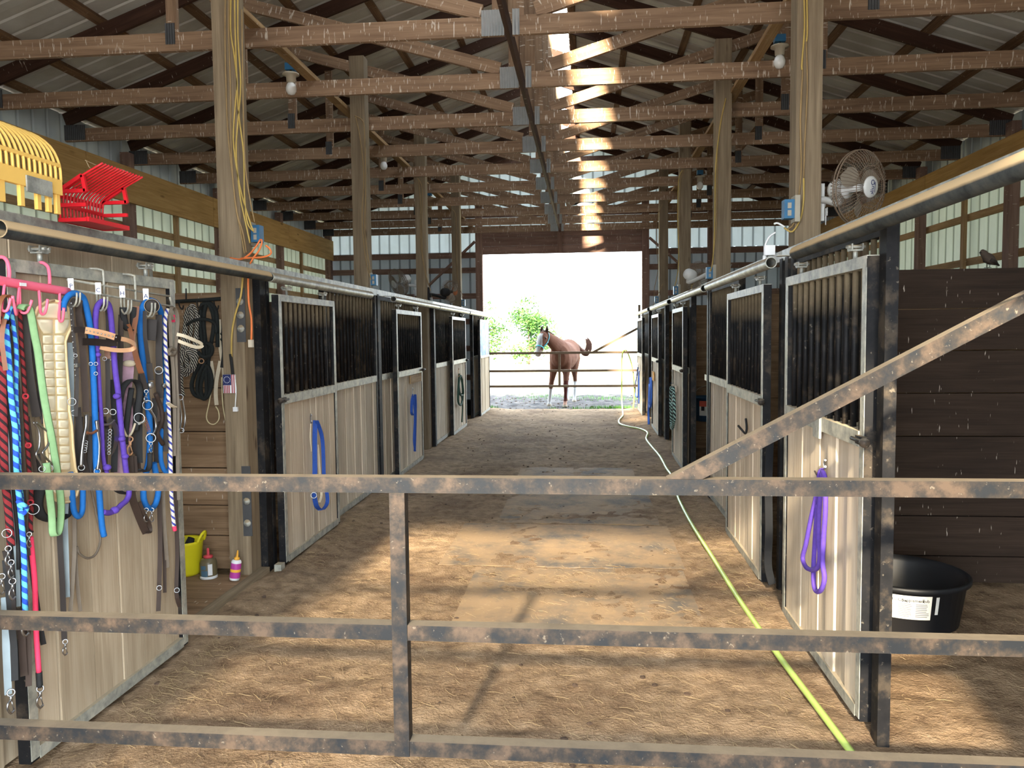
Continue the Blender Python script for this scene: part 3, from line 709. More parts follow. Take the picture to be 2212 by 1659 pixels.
# ---------------------------------------------------------------- gates
def gate(name, label, y, x0, x1, zs, xv, dg, r=.025, mat=None):
    mat = mat or M['gate']; t = thing(name, label, 'gate', ((x0+x1)/2, y, 0), 'square tube stall aisle gates')
    for i, z in enumerate(zs):
        cuts = [x0, x1] if i == 0 or xv is None else [x0, xv-r, xv+r, x1]
        for a, b_ in zip(cuts[::2], cuts[1::2]): pbox('rail', mat, t, a, b_, y-r, y+r, z-2*r, z)
    if xv is not None: pbox('upright', mat, t, xv-r, xv+r, y-r-.004, y+r-.004, zs[-1]-2*r, zs[0]-2*r)
    if dg:
        (xa, za), (xb, zb) = dg; k = (zb-za)/(xb-xa); ww = 2*r*math.sqrt(1+k*k)/k; b = MB()
        b.prism([(xa, y-r, za), (xa+ww, y-r, za), (xb, y-r, zb-ww*k), (xb, y-r, zb)], (0, 2*r, 0)); b.build('diagonal_brace', mat, t, fix=True)
    for x in (x0, x1): pbox('end_post', mat, t, x-r, x+r, y-r, y+r, .05, zs[0] if x == x0 else zs[0]+1.0)
    return t
gate('tube_gate', 'rusty black square tube gate across the aisle in front', 2.45, -2.11, 2.33, (1.196, .711, .322), -.61, ((.247, 1.197), (2.33, 2.32)))
gate('tube_gate', 'distant tube gate closing the far doorway before the horse', 17.05, -2.2, 1.13, (1.265, .872, .535), -.60, ((.12, 1.266), (1.13, 1.80)), .026, M['fargate'])
# ================================================================ things on posts: fans, boxes, cables, lamps
def cap_box(name, mat, parent, c, sz):
    b = MB(); b.obox(c, ((1,0,0),(0,1,0),(0,0,1)), sz); return b.build(name, mat, parent)
def outlet(x, y, z, s, label):
    t = thing('outlet_box', label, 'outlet', (x, y, z-.07), 'blue outlet boxes')
    cap_box('backing_board', M['greybox'], t, (x-s*.045, y, z), (.03, .10, .16)); cap_box('box_shell', M['bluebox'], t, (x, y-.0, z), (.06, .075, .115))
    b = MB(); b.obox((x+s*.0, y-.0385, z+.02), ((1,0,0),(0,1,0),(0,0,1)), (.022, .004, .034)); b.obox((x, y-.0385, z-.025), ((1,0,0),(0,1,0),(0,0,1)), (.022, .004, .034)); b.build('socket', M['greybox'], t); return t
def fan(hub, axis, mount, label, mats, R=.205, text=False, tilt=None):
    """wall fan: axis points out of its front; mount is the bracket point on the post"""
    cage, body, blade, hubm = mats; hub = Vector(hub); ax = Vector(axis).normalized(); mount = Vector(mount)
    t = thing('wall_fan', label, 'fan', mount, 'wall fans on the posts')
    a = ax.cross(Vector((0,0,1))).normalized(); u = a.cross(ax).normalized()
    P = lambda r, th, h: hub + ax*h + (a*math.cos(th)+u*math.sin(th))*r
    b = MB()
    for h, prof in ((1, [(.055, .085), (.12, .082), (.175, .062), (R, .02)]), (-1, [(.06, -.07), (.12, -.068), (.175, -.05), (R, -.0)])):
        for k in range(56):
            th = 2*math.pi*k/56; b.tube([P(r, th, hh) for r, hh in prof], .0019, 3, cap=False)
    b.build('wire_guard', cage, t)
    b = MB()
    for r, hh, rr in ((R, .02, .004), (R, .0, .004), (.12, .082, .0022), (.12, -.068, .0022)): b.ring(hub+ax*hh, ax, r, rr, 40, 5)
    b.build('guard_ring', cage, t)
    b = MB(); b.lathe(hub, ax, [(0, .098), (.05, .096), (.062, .088), (.062, .08), (0, .078)], 24); cp = b.build('hub_cap', hubm, t, fix=True)
    if text:
        text_mesh('Quik', .042, M['navy'], 'lettering', hub+ax*.0985, -u, a, cp); o = MB(); o.bar(hub+ax*.0985+a*-.022+u*.03, hub+ax*.0985+a*-.022+u*-.03, .003, .001, up=ax); o.build('underline', M['navy'], cp)
    for k in range(3):
        b = MB(); th0 = 2*math.pi*k/3+.5; n0 = len(b.v); n = 7
        for i in range(n):
            f = i/(n-1); r = .035+f*.135; wdt = .06+.75*math.sin(math.pi*(f*.75+.18))*.62
            for q in (-1, 1): b.v.append(P(r, th0+q*wdt, .012+q*.022*(1-.3*f)))
        for i in range(n-1): b.face([n0+2*i, n0+2*i+1, n0+2*i+3, n0+2*i+2], [(0,0)]*4, True)
        m = len(b.v)
        b.build('blade', blade, t)
    b = MB(); b.lathe(hub, -ax, [(0, -.03), (.022, -.03), (.022, .06), (.055, .065), (.062, .09), (.062, .15), (.05, .175), (.02, .185), (0, .185)], 20); b.build('motor_housing', body, t, fix=True)
    back = hub - ax*.13; b = MB(); b.tube(smooth([back-Vector((0,0,.03)), back-Vector((0,0,.085)), (back*.45+mount*.55)-Vector((0,0,.03)), mount], 4), .022, 8); b.build('arm', body, t)
    s = 1 if mount.x < hub.x else -1
    b = MB(); b.obox(mount+Vector((s*.012, 0, -.02)), ((1,0,0),(0,1,0),(0,0,1)), (.03, .075, .23)); b.lathe(mount+Vector((s*.027, 0, -.02)), (s,0,0), [(.034, 0), (.03, .012), (0, .014)], 12); b.build('bracket', body, t, fix=True)
    for dy in (-.015, .012): ptube('pull_cord', M['white'], t, [mount+Vector((s*.05, dy, -.05)), mount+Vector((s*.05, dy, -.13-dy*2))], .004, 5)
    return t
fm = (M['fancage'], M['fangrey'], M['fanblade'], M['fangrey']); fy = (M['fancage'], M['fanyel'], M['fanblade'], M['fanyel']); fo = (M['fancage'], M['blk'], M['fanblade'], M['horn'])
h = atY(1853, 406, 4.80); fan(h, (.55, -.80, -.10), (1.449, 5.10, 2.47), 'large grey wall fan with dusty guard on the near right post', fm, .215, True)
h = atY(1508, 600, 8.75); fan(h, (.80, .55, -.25), (1.449, 8.14, 2.33), 'white wall fan seen from behind on the second right post', fm, .17)
fan((1.66, 11.75, 2.36), (.7, .6, -.3), (1.449, 11.17, 2.22), 'yellowed wall fan on the third right post', fy, .17)
h = atY(862, 610, 10.9); fan(h, (-.72, -.60, -.38), (-2.445, 11.165, 2.36), 'white wall fan tilted down above the second left stall', fm, .20)
fan((-2.02, 11.55, 2.30), (.55, .75, .1), (-2.28, 11.165, 2.25), 'small dark fan with orange motor on the third left post', fo, .15)
for args in ((-2.255, 5.22, 2.36, 1, 'dusty blue outlet box with orange cord on the near left post'), (-2.25, 8.16, 2.245, 1, 'blue outlet box on the second left post'), (-2.25, 14.2, 2.24, 1, 'dark blue outlet box on the last left post'),
             (1.24, 5.0, 2.40, -1, 'blue outlet box with white adapter on the near right post'), (1.24, 8.1, 2.25, -1, 'blue outlet box under a yellow cable on the second right post'), (1.24, 11.1, 2.24, -1, 'blue outlet box on the third right post'), (1.24, 14.1, 2.24, -1, 'pale blue outlet box on the last right post')): outlet(*args)
def cable(parent, pts, mat, r=.0055, name='cable'): return ptube(name, mat, parent, smooth(pts, 4), r, 6)
def wiring(label, yf, strands, loc):
    t = thing('wiring', label, 'cable', loc, 'electric cable runs')
    for mat, px, r in strands: cable(t, [atY(x, y, yf) for x, y in px], M[mat], r)
    return t
yf = 5.018
wiring('bundle of yellow electric cables stapled down the weathered timber post', yf, [
    ('yellowc', [(500,-40),(498,60),(506,120),(512,180),(508,230),(504,300),(512,370),(522,420),(540,480),(548,500)], .0055),
    ('yellowc', [(506,-40),(508,70),(512,180),(516,250),(526,330),(528,420),(534,480),(548,500)], .0055),
    ('yellowc', [(514,-40),(514,80),(520,180),(514,260),(510,330),(518,420),(528,470),(540,525)], .0055),
    ('tanc', [(488,-40),(486,60),(488,180),(492,280),(502,380),(512,460),(524,500),(532,545)], .0055),
    ('tanc', [(496,-40),(494,60),(498,200),(500,330),(508,440),(520,500),(528,548)], .005),
    ('tanc', [(522,20),(524,150),(526,260),(530,360),(540,430),(550,480)], .005)], (-2.36, yf, 2.2))
t = wiring('yellow cable hanging in front of the timber post and ropes', 5.0, [('yellowc', [(524,600),(520,640),(508,680),(501,720),(500,770),(503,820)], .007)], (-2.36, yf, 1.4))
t = wiring('orange extension cord looped over the near left post', 4.99, [('orange', [(536,598),(537,650),(543,690),(543,735)], .007), ('orange', [(497,557),(520,560),(540,548),(556,528),(562,518),(566,522),(560,540),(548,556),(540,570)], .006), ('orange', [(520,558),(545,557),(570,555),(585,548),(583,538),(574,530)], .006)], (-2.3, 4.99, 1.6))
p = atY(542, 742, 4.985); cap_box('plug', M['porcelain'], t, p, (.026, .03, .05))
yr = 5.018
wiring('yellow and tan cables down the near right timber post', yr, [
    ('yellowc', [(1736,-40),(1738,60),(1732,140),(1734,150)], .0055), ('tanc', [(1734,150),(1729,260),(1731,360),(1726,420),(1716,480),(1700,495)], .0055), ('yellowc', [(1742,-40),(1744,60),(1742,90)], .0055),
    ('tanc', [(1742,90),(1744,180),(1742,240),(1738,320),(1736,385)], .005), ('yellowc', [(1736,385),(1736,430),(1730,470),(1712,500),(1694,492)], .0055)], (1.35, yr, 2.4))
t = wiring('white cord and adapter hanging by the near right outlet box', 4.95, [('white', [(1675,502),(1662,512),(1653,530),(1652,550)], .006), ('white', [(1694,490),(1680,482),(1672,484)], .006)], (1.2, 4.95, 2.2))
cap_box('adapter', M['white'], t, atY(1662, 541, 4.93), (.06, .04, .06)); ptube('plug', M['white'], t, [atY(1652, 552, 4.94), atY(1651, 566, 4.94)], .012, 8)
for i, (y, L, R) in enumerate(((8.045, [('tanc', [(766,250),(784,262),(788,300),(790,400),(788,500),(796,560),(800,590)], .005), ('tanc', [(768,252),(778,300),(786,380),(782,470),(790,560),(802,605)], .005)], [('yellowc', [(1568,212),(1556,270),(1546,360),(1544,480),(1540,560),(1535,585)], .006), ('tanc', [(1566,214),(1552,290),(1549,400),(1547,500),(1536,585)], .005)]),
        (11.075, [('tanc', [(902,385),(912,410),(911,500),(914,560),(922,600),(930,628)], .005), ('tanc', [(904,386),(908,440),(910,540),(925,615)], .005)], [('yellowc', [(1474,368),(1466,390),(1464,470),(1466,560),(1462,600),(1456,622)], .006), ('tanc', [(1478,366),(1469,400),(1467,500),(1464,590)], .005)]),
        (14.105, [('tanc', [(976,452),(985,470),(986,560),(990,610),(1000,640)], .005)], [('tanc', [(1432,440),(1420,470),(1419,540),(1422,580),(1414,620),(1413,640)], .005), ('tanc', [(1432,612),(1420,640),(1410,662)], .005)]))):
    wiring('tan cable pair on the %s left timber post' % ORD[i+1], y, L, (-2.36, y, 2.2)); wiring('cable pair on the %s right timber post' % ORD[i+1], y, R, (1.36, y, 2.2))
def lamp(x, y, z, label, box=True):
    t = thing('hanging_lamp', label, 'lamp', (x, y, z), 'bare bulb lamps under the trusses')
    ptube('stem', M['blk'], t, [(x, y, z+.19), (x, y, z+.13)], .012, 6)
    b = MB(); b.lathe((x, y, z), (0,0,1), [(.0, .135), (.075, .13), (.078, .116), (.044, .110), (.04, .05), (0, .05)], 16); b.build('socket', M['porcelain'], t, fix=True)
    b = MB(); b.lathe((x, y, z), (0,0,1), [(0, -.065), (.03, -.058), (.048, -.03), (.050, -.002), (.04, .03), (.024, .05)], 14); b.build('bulb', M['bulb'], t, fix=True)
    if box: b = MB(); b.box(x-.045, x+.045, y-.03, y+.045, z+.16, z+.22); b.build('junction_box', M['bluebox'], t)
p = atY(629, 190, T0+TS-.05); lamp(p.x, p.y, p.z, 'bare bulb lamp below the left brace, close to the tack room')
p = atY(1684, 132, T0+TS-.05); lamp(p.x, p.y, p.z, 'milky bulb lamp beside the near right timber post')
p = atY(829, 357, T0+TS*4-.05); lamp(p.x, p.y, p.z, 'small bulb lamp between second and third left posts'); p = atY(928, 441, T0+TS*7-.05); lamp(p.x, p.y, p.z, 'tiny bulb lamp by the third left post'); p = atY(1512, 400, T0+TS*5-.05); lamp(p.x, p.y, p.z, 'bulb lamp high behind the second right post')
# ---------------------------------------------------------------- birds
def bird(o, d, label, k=1.0, mat=None):
    o = Vector(o); d = Vector(d).normalized(); u = Vector((0,0,1)); s = d.cross(u)
    B = lambda f, z: o + d*f*k + u*z*k
    b = MB(); pts = [(-.085, .015), (-.06, .028), (-.035, .04), (-.012, .052), (.012, .066), (.03, .080), (.042, .092), (.054, .098), (.064, .096)]
    rr = [.005, .009, .022, .030, .030, .023, .021, .018, .006]
    b.tube([B(*p) for p in pts], [r*k for r in rr], 12, r2=[r*1.05*k for r in rr]); t = tag(b.build('sparrow', mat or M['bird'], None, origin=o), label, 'bird', 'small birds in the barn')
    b = MB(); b.tube([B(.062, .096), B(.078, .093)], [.006*k, .0012*k], 6); b.build('beak', M['blk'], t)
    for q in (-1, 1):
        b = MB(); b.tube([B(.012, .05)+s*q*.026*k, B(-.03, .036)+s*q*.024*k, B(-.07, .02)+s*q*.010*k], [.012*k, .014*k, .003*k], 8, r2=[.006*k, .007*k, .002*k], wd=u); b.build('wing', M['leather'], t)
        b = MB(); b.tube([B(.0, .03)+s*q*.012*k, B(.004, .0)+s*q*.012*k], .002*k, 5); b.tube([B(-.01, .001)+s*q*.012*k, B(.02, .001)+s*q*.014*k], .0018*k, 4); b.build('leg', M['blk'], t)
    return t
p = atY(2135, 584, 5.26); bird((p.x, 5.26, 2.041), (-.9, -.35, 0), 'dark sparrow perched on top of the open stall plank wall', 1.0)
yt = T0+TS*7; p = atY(1246, 453, yt); bird((p.x, yt, CT), (.9, -.2, 0), 'small bird silhouette sitting on a sunlit truss chord', .9)
# ---------------------------------------------------------------- manure fork heads on the track
# red basket: back wall away from the aisle, side grids, top tines sloping up
t = thing('manure_fork_head', 'red plastic basket fork head lying on the left header rail', 'fork', (-2.2, 3.3, 2.15), 'plastic fork heads')
xa = -2.105; yA, yB = atX(189, 490, xa).y, atX(277, 508, xa).y; zb = 2.153; xb = atY(131, 470, yA).x; zg = atX(189, 415, xa).z; zk = atY(178, 378, yA).z; xk = atY(178, 378, yA).x; zq = atY(131, 412, yA).z; zt_ = atY(222, 352, yA).z; xt_ = atY(222, 352, yA).x
def rod(b, p, q, r=.0065): b.bar(p, q, r*2, r*2.4)
for nm, yy in (('near', yA), ('far', yB)):
    b = MB()
    def roofz(x): return zg+(zk-zg)*(x-xa)/(xk-xa) if x > xk else zq+(zk-zq)*(x-xb)/(xk-xb)
    for k in range(6):
        x = xa+(xb-xa)*k/5; rod(b, (x, yy, zb), (x, yy, roofz(x)-.002))
    for z in (zb+.004, zb+(zq-zb)*.52, zq-.003): rod(b, (xa, yy, z), (xb, yy, z))
    rod(b, (xa, yy, zg), (xk, yy, zk)); rod(b, (xb, yy, zq), (xk, yy, zk))
    b.build('side_grid', M['forkr'], t)
n = 14
for k in range(n):
    y = yA+(yB-yA)*k/(n-1); b = MB()
    b.tube(smooth([(xb, y, zb+.01), (xb, y, zq-.03), (xb+.02, y, zq+.01), ((xb+xt_)/2, y, (zq+zt_)/2+.004), (xt_, y, zt_)], 3), .0048, 6); b.build('tine', M['forkr'], t)
b = MB()
for z in (zb+.006, zb+.07, zq-.02): rod(b, (xb-.004, yA, z), (xb-.004, yB, z), .007)
b.box(xa, xb, yA, yB, zb-.001, zb+.006); rod(b, (xa, yA, zb+.006), (xa, yB, zb+.006), .008); b.build('basket_base', M['forkr'], t)
ptube('straw_wisp', M['straw'], t, smooth([atY(184, 346, yA), atY(222, 362, yA+.1), atY(248, 363, yA+.25), atY(272, 370, yB-.05), atY(298, 388, yB)], 4), .0018, 5)
ptube('straw_wisp', M['straw'], t, [atY(186, 347, yA), atY(192, 360, yA), atY(203, 370, yA+.05)], .0018, 5)
# yellow fork
t = thing('manure_fork_head', 'yellow plastic fork head with curved tines on the left header rail', 'fork', (-2.25, 2.7, 2.15), 'plastic fork heads')
y0, y1 = 2.25, atX(133, 420, -2.10).y; n = 26; zb = 2.153
for k in range(n):
    y = y0+(y1-y0)*k/(n-1); b = MB()
    b.tube(smooth([(-2.10, y, zb+.13), (-2.105, y, zb+.20), (-2.14, y, zb+.27), (-2.22, y, zb+.325), (-2.32, y-.02, zb+.345)], 3), .0062, 6); b.build('tine', M['forky'], t)
b = MB(); b.box(-2.115, -2.095, y0, y1, zb+.075, zb+.135); b.box(-2.112, -2.098, y0, y1, zb+.185, zb+.20)
for yy in (y1-.33, y1-.22, y1-.13, y1-.07, y1-.02): b.box(-2.115, -2.10, yy-.022 if yy < y1-.3 else yy-.01, yy+.022 if yy < y1-.3 else yy+.01, zb-.001, zb+.08)
b.build('fork_back', M['forky'], t)
cap_box('metal_clip', M['galv'], t, (-2.09, y1-.14, zb+.085), (.006, .14, .06))
# ================================================================ tack hanging on the sliding door
DX = -2.128
def sc(p): return (p-CAM).dot(fwd)/FPX
def TP(px, py, off=.03, X=DX): return atX(px, py, X+off)
def vperp(p):
    d = p-CAM; d.z = 0; d.normalize(); return Vector((d.y, -d.x, 0))
def part(t, kind, name, mat, pts, w, off=.03, k=4, plane=None):
    P = [(TP(q[0], q[1], (q[2] if len(q) > 2 else off)) if plane is None else atY(q[0], q[1], plane-(q[2] if len(q) > 2 else off))) for q in pts]
    mid = P[len(P)//2]; s = sc(mid); P = smooth(P, k) if k > 1 else P; b = MB()
    if kind == 'r': b.tube(P, w*s/2, 8)
    elif kind == 'b': b.strap(P, w*s, .005, (0, 0, 1))
    elif kind == 'f': b.tube(P, w*s/2, 8, r2=w*s*.17, wd=vperp(mid))
    else: b.strap(P, w*s, .005, vperp(mid))
    return b.build(name, M[mat], t)
def ringp(t, px, py, R, off=.05, r=2.0, mat='chrome', plane=None, sx=1.0, name='ring'):
    c = TP(px, py, off) if plane is None else atY(px, py, plane-off); s = sc(c); d = (c-CAM).normalized(); b = MB(); b.ring(c, d, R*s, r*s*.34, 18, 6, sx); return b.build(name, M[mat], t)
def snap(t, px, py, L=34, off=.04, plane=None, mat='chrome'):
    """swivel snap: eye, barrel, hook and gate"""
    f = (lambda x, y: TP(x, y, off)) if plane is None else (lambda x, y: atY(x, y, plane-off))
    s = sc(f(px, py)); d = (f(px, py)-CAM).normalized(); b = MB(); b.ring(f(px, py+L*.12), d, L*.14*s, L*.035*s, 12, 5)
    b.tube([f(px, py+L*.24), f(px, py+L*.46)], L*.075*s, 8)
    b.tube(smooth([f(px, py+L*.44), f(px-L*.13, py+L*.58), f(px-L*.14, py+L*.82), f(px, py+L*.98), f(px+L*.13, py+L*.84)], 3), L*.05*s, 6)
    b.tube([f(px+L*.02, py+L*.47), f(px+L*.12, py+L*.82)], L*.03*s, 5); return b.build('snap_hook', M[mat], t)
def tack(label, cat, parts, off=.03, group='tack hanging on the sliding door', plane=None):
    p0 = parts[0][3][0]; loc = TP(p0[0], p0[1], off) if plane is None else atY(p0[0], p0[1], plane-off)
    t = thing({'rope': 'lead_rope', 'halter': 'rope_halter', 'bridle': 'leather_bridle', 'strap': 'leather_strap', 'reins': 'braided_reins', 'girth': 'cinch_girth'}.get(cat, cat.replace(' ', '_')), label, cat, loc, group)
    for q in parts: part(t, q[0], q[1], q[2], q[3], q[4], q[5] if len(q) > 5 else off, plane=plane)
    return t
# over-door racks
t = thing('hook_rack', 'pink tube hook rack over the top of the tack door', 'rack', TP(60, 605, .05), 'hook racks on the tack door')
part(t, 'r', 'bar', 'pink', [(-60, 590), (0, 606), (70, 618), (146, 630)], 20, .05)
part(t, 'r', 'door_hook', 'pink', [(-12, 562, -.03), (2, 555, .0), (14, 562, .03), (20, 585, .045), (19, 606, .05)], 8); part(t, 'r', 'door_hook', 'pink', [(78, 572, -.03), (90, 567, .0), (103, 576, .03), (107, 596, .045), (107, 614, .05)], 7)
for x0, y0, x1, y1, xe, ye in ((10, 612, 4, 668, 23, 644), (42, 618, 36, 678, 27, 640), (42, 620, 44, 672, 69, 648), (84, 624, 88, 676, 103, 646), (129, 628, 128, 690, 138, 665)):
    part(t, 'r', 'hook', 'pink', [(x0, y0, .055), ((x0+x1)/2, (y0+y1)/2, .07), (x1, y1, .08), ((x1+xe)/2+2, (y1+ye)/2+14, .10), (xe, ye, .115)], 6)
pbox('sticker', M['white'], t, *[v for p in [(TP(42, 612, .072).x, TP(42, 612, .072).x+.002, TP(41, 612, .07).y, TP(55, 612, .07).y, TP(48, 618, .07).z, TP(48, 611, .07).z)] for v in p])
t = thing('wire_hook_rack', 'grey wire bridle rack with four white letter tags', 'rack', TP(250, 630, .03), 'hook racks on the tack door')
for a, b_ in (((146, 604), (366, 640)), ((146, 624), (372, 662))): part(t, 'r', 'wire', 'rail', [a, b_], 4.5, .03, 1)
part(t, 'r', 'wire', 'rail', [(366, 640), (372, 662)], 4, .03, 1)
for x, y in ((205, 580), (273, 592)): part(t, 'r', 'door_hook', 'rail', [(x-16, y+6, -.03), (x-10, y, -.01), (x+14, y+3, .02), (x+18, y+12, .03), (x+20, y+58, .03)], 5)
for x, y, ch in ((153, 614, 'P'), (212, 623, 'C'), (264, 630, 'H'), (315, 636, 'A')):
    p = TP(x, y, .045); s = sc(p); v = vperp(p); n = Vector((v.y, -v.x, 0)); b = MB(); b.obox(p, (v, n, (0,0,1)), (11*s, .004, 25*s)); tg = b.build('letter_tag', M['white'], t)
    text_mesh(ch, 13*s, M['navy'], 'lettering', p + (CAM-p).normalized()*.004 - Vector((0,0,4*s)), v, (0,0,1), tg)
    for dx in (-3, 4): part(t, 'r', 'hook', 'rail', [(x+dx, y+10, .035), (x+dx+1, y+36, .05), (x+dx+8, y+48, .09), (x+dx+15, y+38, .12), (x+dx+16, y+18, .125)], 4)
# ropes, straps, bridles from left to right
q = tack('red and black braided rein at the far left edge of the tack', 'reins', [('f', 'strap', 'redblk', [(-6, 640), (2, 690), (5, 780), (6, 860), (8, 920), (10, 1020), (18, 1100), (22, 1150), (24, 1180)], 16, .06)])
ringp(q, 15, 1152, 9, .07, 3); snap(q, 18, 1180, 42, .07)
tack('tan leather strap looped over the pink hook', 'strap', [('s', 'strap', 'tan', [(-4, 700), (-2, 660), (6, 642), (15, 638), (22, 644), (22, 664), (10, 690), (4, 730), (8, 770), (12, 800)], 9, .085)])
tack('thin black plaited rein left of the blue striped rope', 'reins', [('r', 'strap', 'blk', [(22, 650), (22, 690), (14, 720), (10, 770), (14, 830), (18, 890), (25, 950), (27, 1020), (31, 1080), (38, 1160), (40, 1230)], 8, .055)])
q = tack('blue and cyan twisted rope, thickest rope on the left', 'rope', [('r', 'strand', 'bluestripe', [(14, 690), (20, 670), (25, 665)], 10, .09), ('r', 'strand', 'bluestripe', [(13, 700), (19, 775), (23, 840), (28, 890), (33, 930), (36, 1020), (42, 1080), (47, 1130), (52, 1200), (53, 1260), (55, 1325)], 12, .075),
    ('r', 'strand', 'bluestripe', [(24, 668), (31, 715), (36, 770), (35, 850), (40, 945), (42, 1020), (47, 1080), (50, 1105)], 9, .065)]); part(q, 'r', 'knot', 'bluestripe', [(38, 1082, .08), (50, 1090, .10), (58, 1098, .09), (50, 1110, .09), (44, 1102, .08)], 10)
snap(q, 55, 1325, 50, .06)
tack('flat brown leather strap between the striped rope and the red rope', 'strap', [('s', 'strap', 'leather2', [(12, 690), (18, 710), (25, 735), (33, 790), (41, 850), (46, 930), (50, 1010), (52, 1060), (56, 1130), (62, 1200)], 8, .05)])
q = tack('red and black rope with knots left of the green webbing', 'rope', [('r', 'strand', 'redblk', [(30, 655), (40, 664), (44, 694), (46, 740), (51, 800), (54, 858), (57, 915), (60, 965), (63, 1010), (68, 1078), (66, 1135), (68, 1150)], 9, .06)])
for x, y in ((40, 662), (55, 856), (61, 962), (66, 1085)): ringp(q, x, y, 5, .065, 6, 'red', name='knot')
ringp(q, 72, 1100, 11, .08, 2.6); snap(q, 63, 1150, 34, .07)
q = tack('hot pink lead rope with bright snap hanging lowest', 'rope', [('r', 'strand', 'hot', [(66, 1160), (69, 1190), (75, 1256), (77, 1320), (79, 1380), (84, 1452)], 11, .04), ('r', 'end_wrap', 'blk', [(84, 1452), (86, 1484)], 13, .04)]); snap(q, 87, 1482, 48, .045)
tack('black strap with pointed tip right of the pink rope', 'strap', [('s', 'strap', 'blk', [(62, 1165), (70, 1230), (80, 1310), (88, 1360), (94, 1392)], 11, .03)])
tack('dark bridle leather behind the pale green webbing', 'bridle', [('s', 'cheek_strap', 'leather', [(52, 668), (58, 720), (62, 780), (72, 850), (82, 900)], 13, .045), ('s', 'cheek_strap', 'leather', [(70, 700), (74, 760), (84, 830), (92, 905)], 10, .04), ('s', 'rein', 'leather2', [(60, 900), (66, 950), (74, 1000), (78, 1030)], 8, .04)])
q = thing('curb_bit', 'shiny curved bit with rings beside the cream girth', 'bit', TP(90, 950, .09), 'metal bits on the tack door')
for pts in ([(72, 912), (82, 925), (86, 945), (84, 968), (78, 982), (88, 1000), (92, 1010)], [(78, 912), (90, 922), (104, 935), (106, 955), (98, 970), (92, 978), (100, 990), (112, 1002), (113, 1008)]): part(q, 'r', 'shank', 'chrome', pts, 4.5, .09)
for x, y in ((91, 1013), (108, 1012)): ringp(q, x, y, 6, .09, 3)
tack('pale green woven webbing looped over a pink hook', 'strap', [('f', 'strap', 'greenr', [(44, 668), (48, 660), (56, 660), (64, 668), (69, 690), (75, 725), (82, 760), (92, 838), (101, 892), (110, 937), (118, 983), (124, 1022), (131, 1075), (132, 1110), (128, 1145), (120, 1156), (114, 1150), (112, 1110), (106, 1057), (100, 1000)], 15, .10)])
# cream girth
g = thing('cinch_girth', 'long cream quilted vinyl girth with round ends', 'girth', TP(117, 870, .06), 'tack hanging on the sliding door')
out = [(117, 650), (134, 654), (149, 668), (157, 690), (155, 708), (147, 722), (141, 738), (143, 780), (147, 830), (150, 862), (149, 885), (155, 920), (158, 970), (162, 1008), (168, 1030), (171, 1050), (165, 1070), (150, 1083), (134, 1085), (116, 1078), (104, 1062), (102, 1040), (104, 1015), (100, 960), (96, 900), (92, 850), (90, 800), (88, 745), (84, 728), (76, 705), (74, 685), (82, 665), (98, 653)]
mid = TP(117, 870, .06); nv = (CAM-mid).normalized()
b = MB(); b.prism([TP(x, y, .055) for x, y in out], nv*.012); b.build('backing', M['cream2'], g, fix=True)
P_ = [TP(x, y, .055)+nv*.014 for x, y in out]; ptube('piping', M['cream2'], g, P_ + [P_[0]], .0055, 6)
cells = []
for i, (ya, yb_) in enumerate([(725, 743), (745, 761), (763, 779), (781, 797), (799, 815), (817, 834), (836, 852), (855, 887), (890, 905), (908, 924), (926, 942), (945, 960), (963, 978), (981, 997), (999, 1014)]):
    f = (ya-725)/290; xl = 92+15*f; xm = 116+13*f; xr = 139+14*f; cells += [(xl, xm-1.5, ya, yb_), (xm+1.5, xr, ya, yb_)]
def pad(poly):
    c = Vector((0,0,0)); Q = [TP(x, y, .055)+nv*.013 for x, y in poly]
    for p in Q: c += p
    c /= len(Q); b = MB(); n = len(Q)
    b.v = Q + [c+(p-c)*.86+nv*.010 for p in Q] + [c+(p-c)*.5+nv*.014 for p in Q] + [c+nv*.015]
    for l in (0, n):
        for k in range(n): b.face([l+k, l+(k+1) % n, l+n+(k+1) % n, l+n+k], [(0,0)]*4, True)
    for k in range(n): b.face([2*n+k, 2*n+(k+1) % n, 3*n], [(0,0)]*3, True)
    b.build('quilted_pad', M['cream'], g, fix=True)
for a, b_, c, d in cells: pad([(a, c), (b_, c), (b_, d), (a, d)])
pad([(80, 686), (90, 666), (106, 657), (117, 656), (130, 658), (144, 670), (149, 688)]); pad([(80, 691), (114, 691), (114, 721), (94, 721), (84, 706)]); pad([(119, 691), (150, 691), (148, 705), (140, 720), (119, 721)]); pad([(108, 1020), (164, 1020), (166, 1048), (152, 1072), (132, 1074), (112, 1058)])
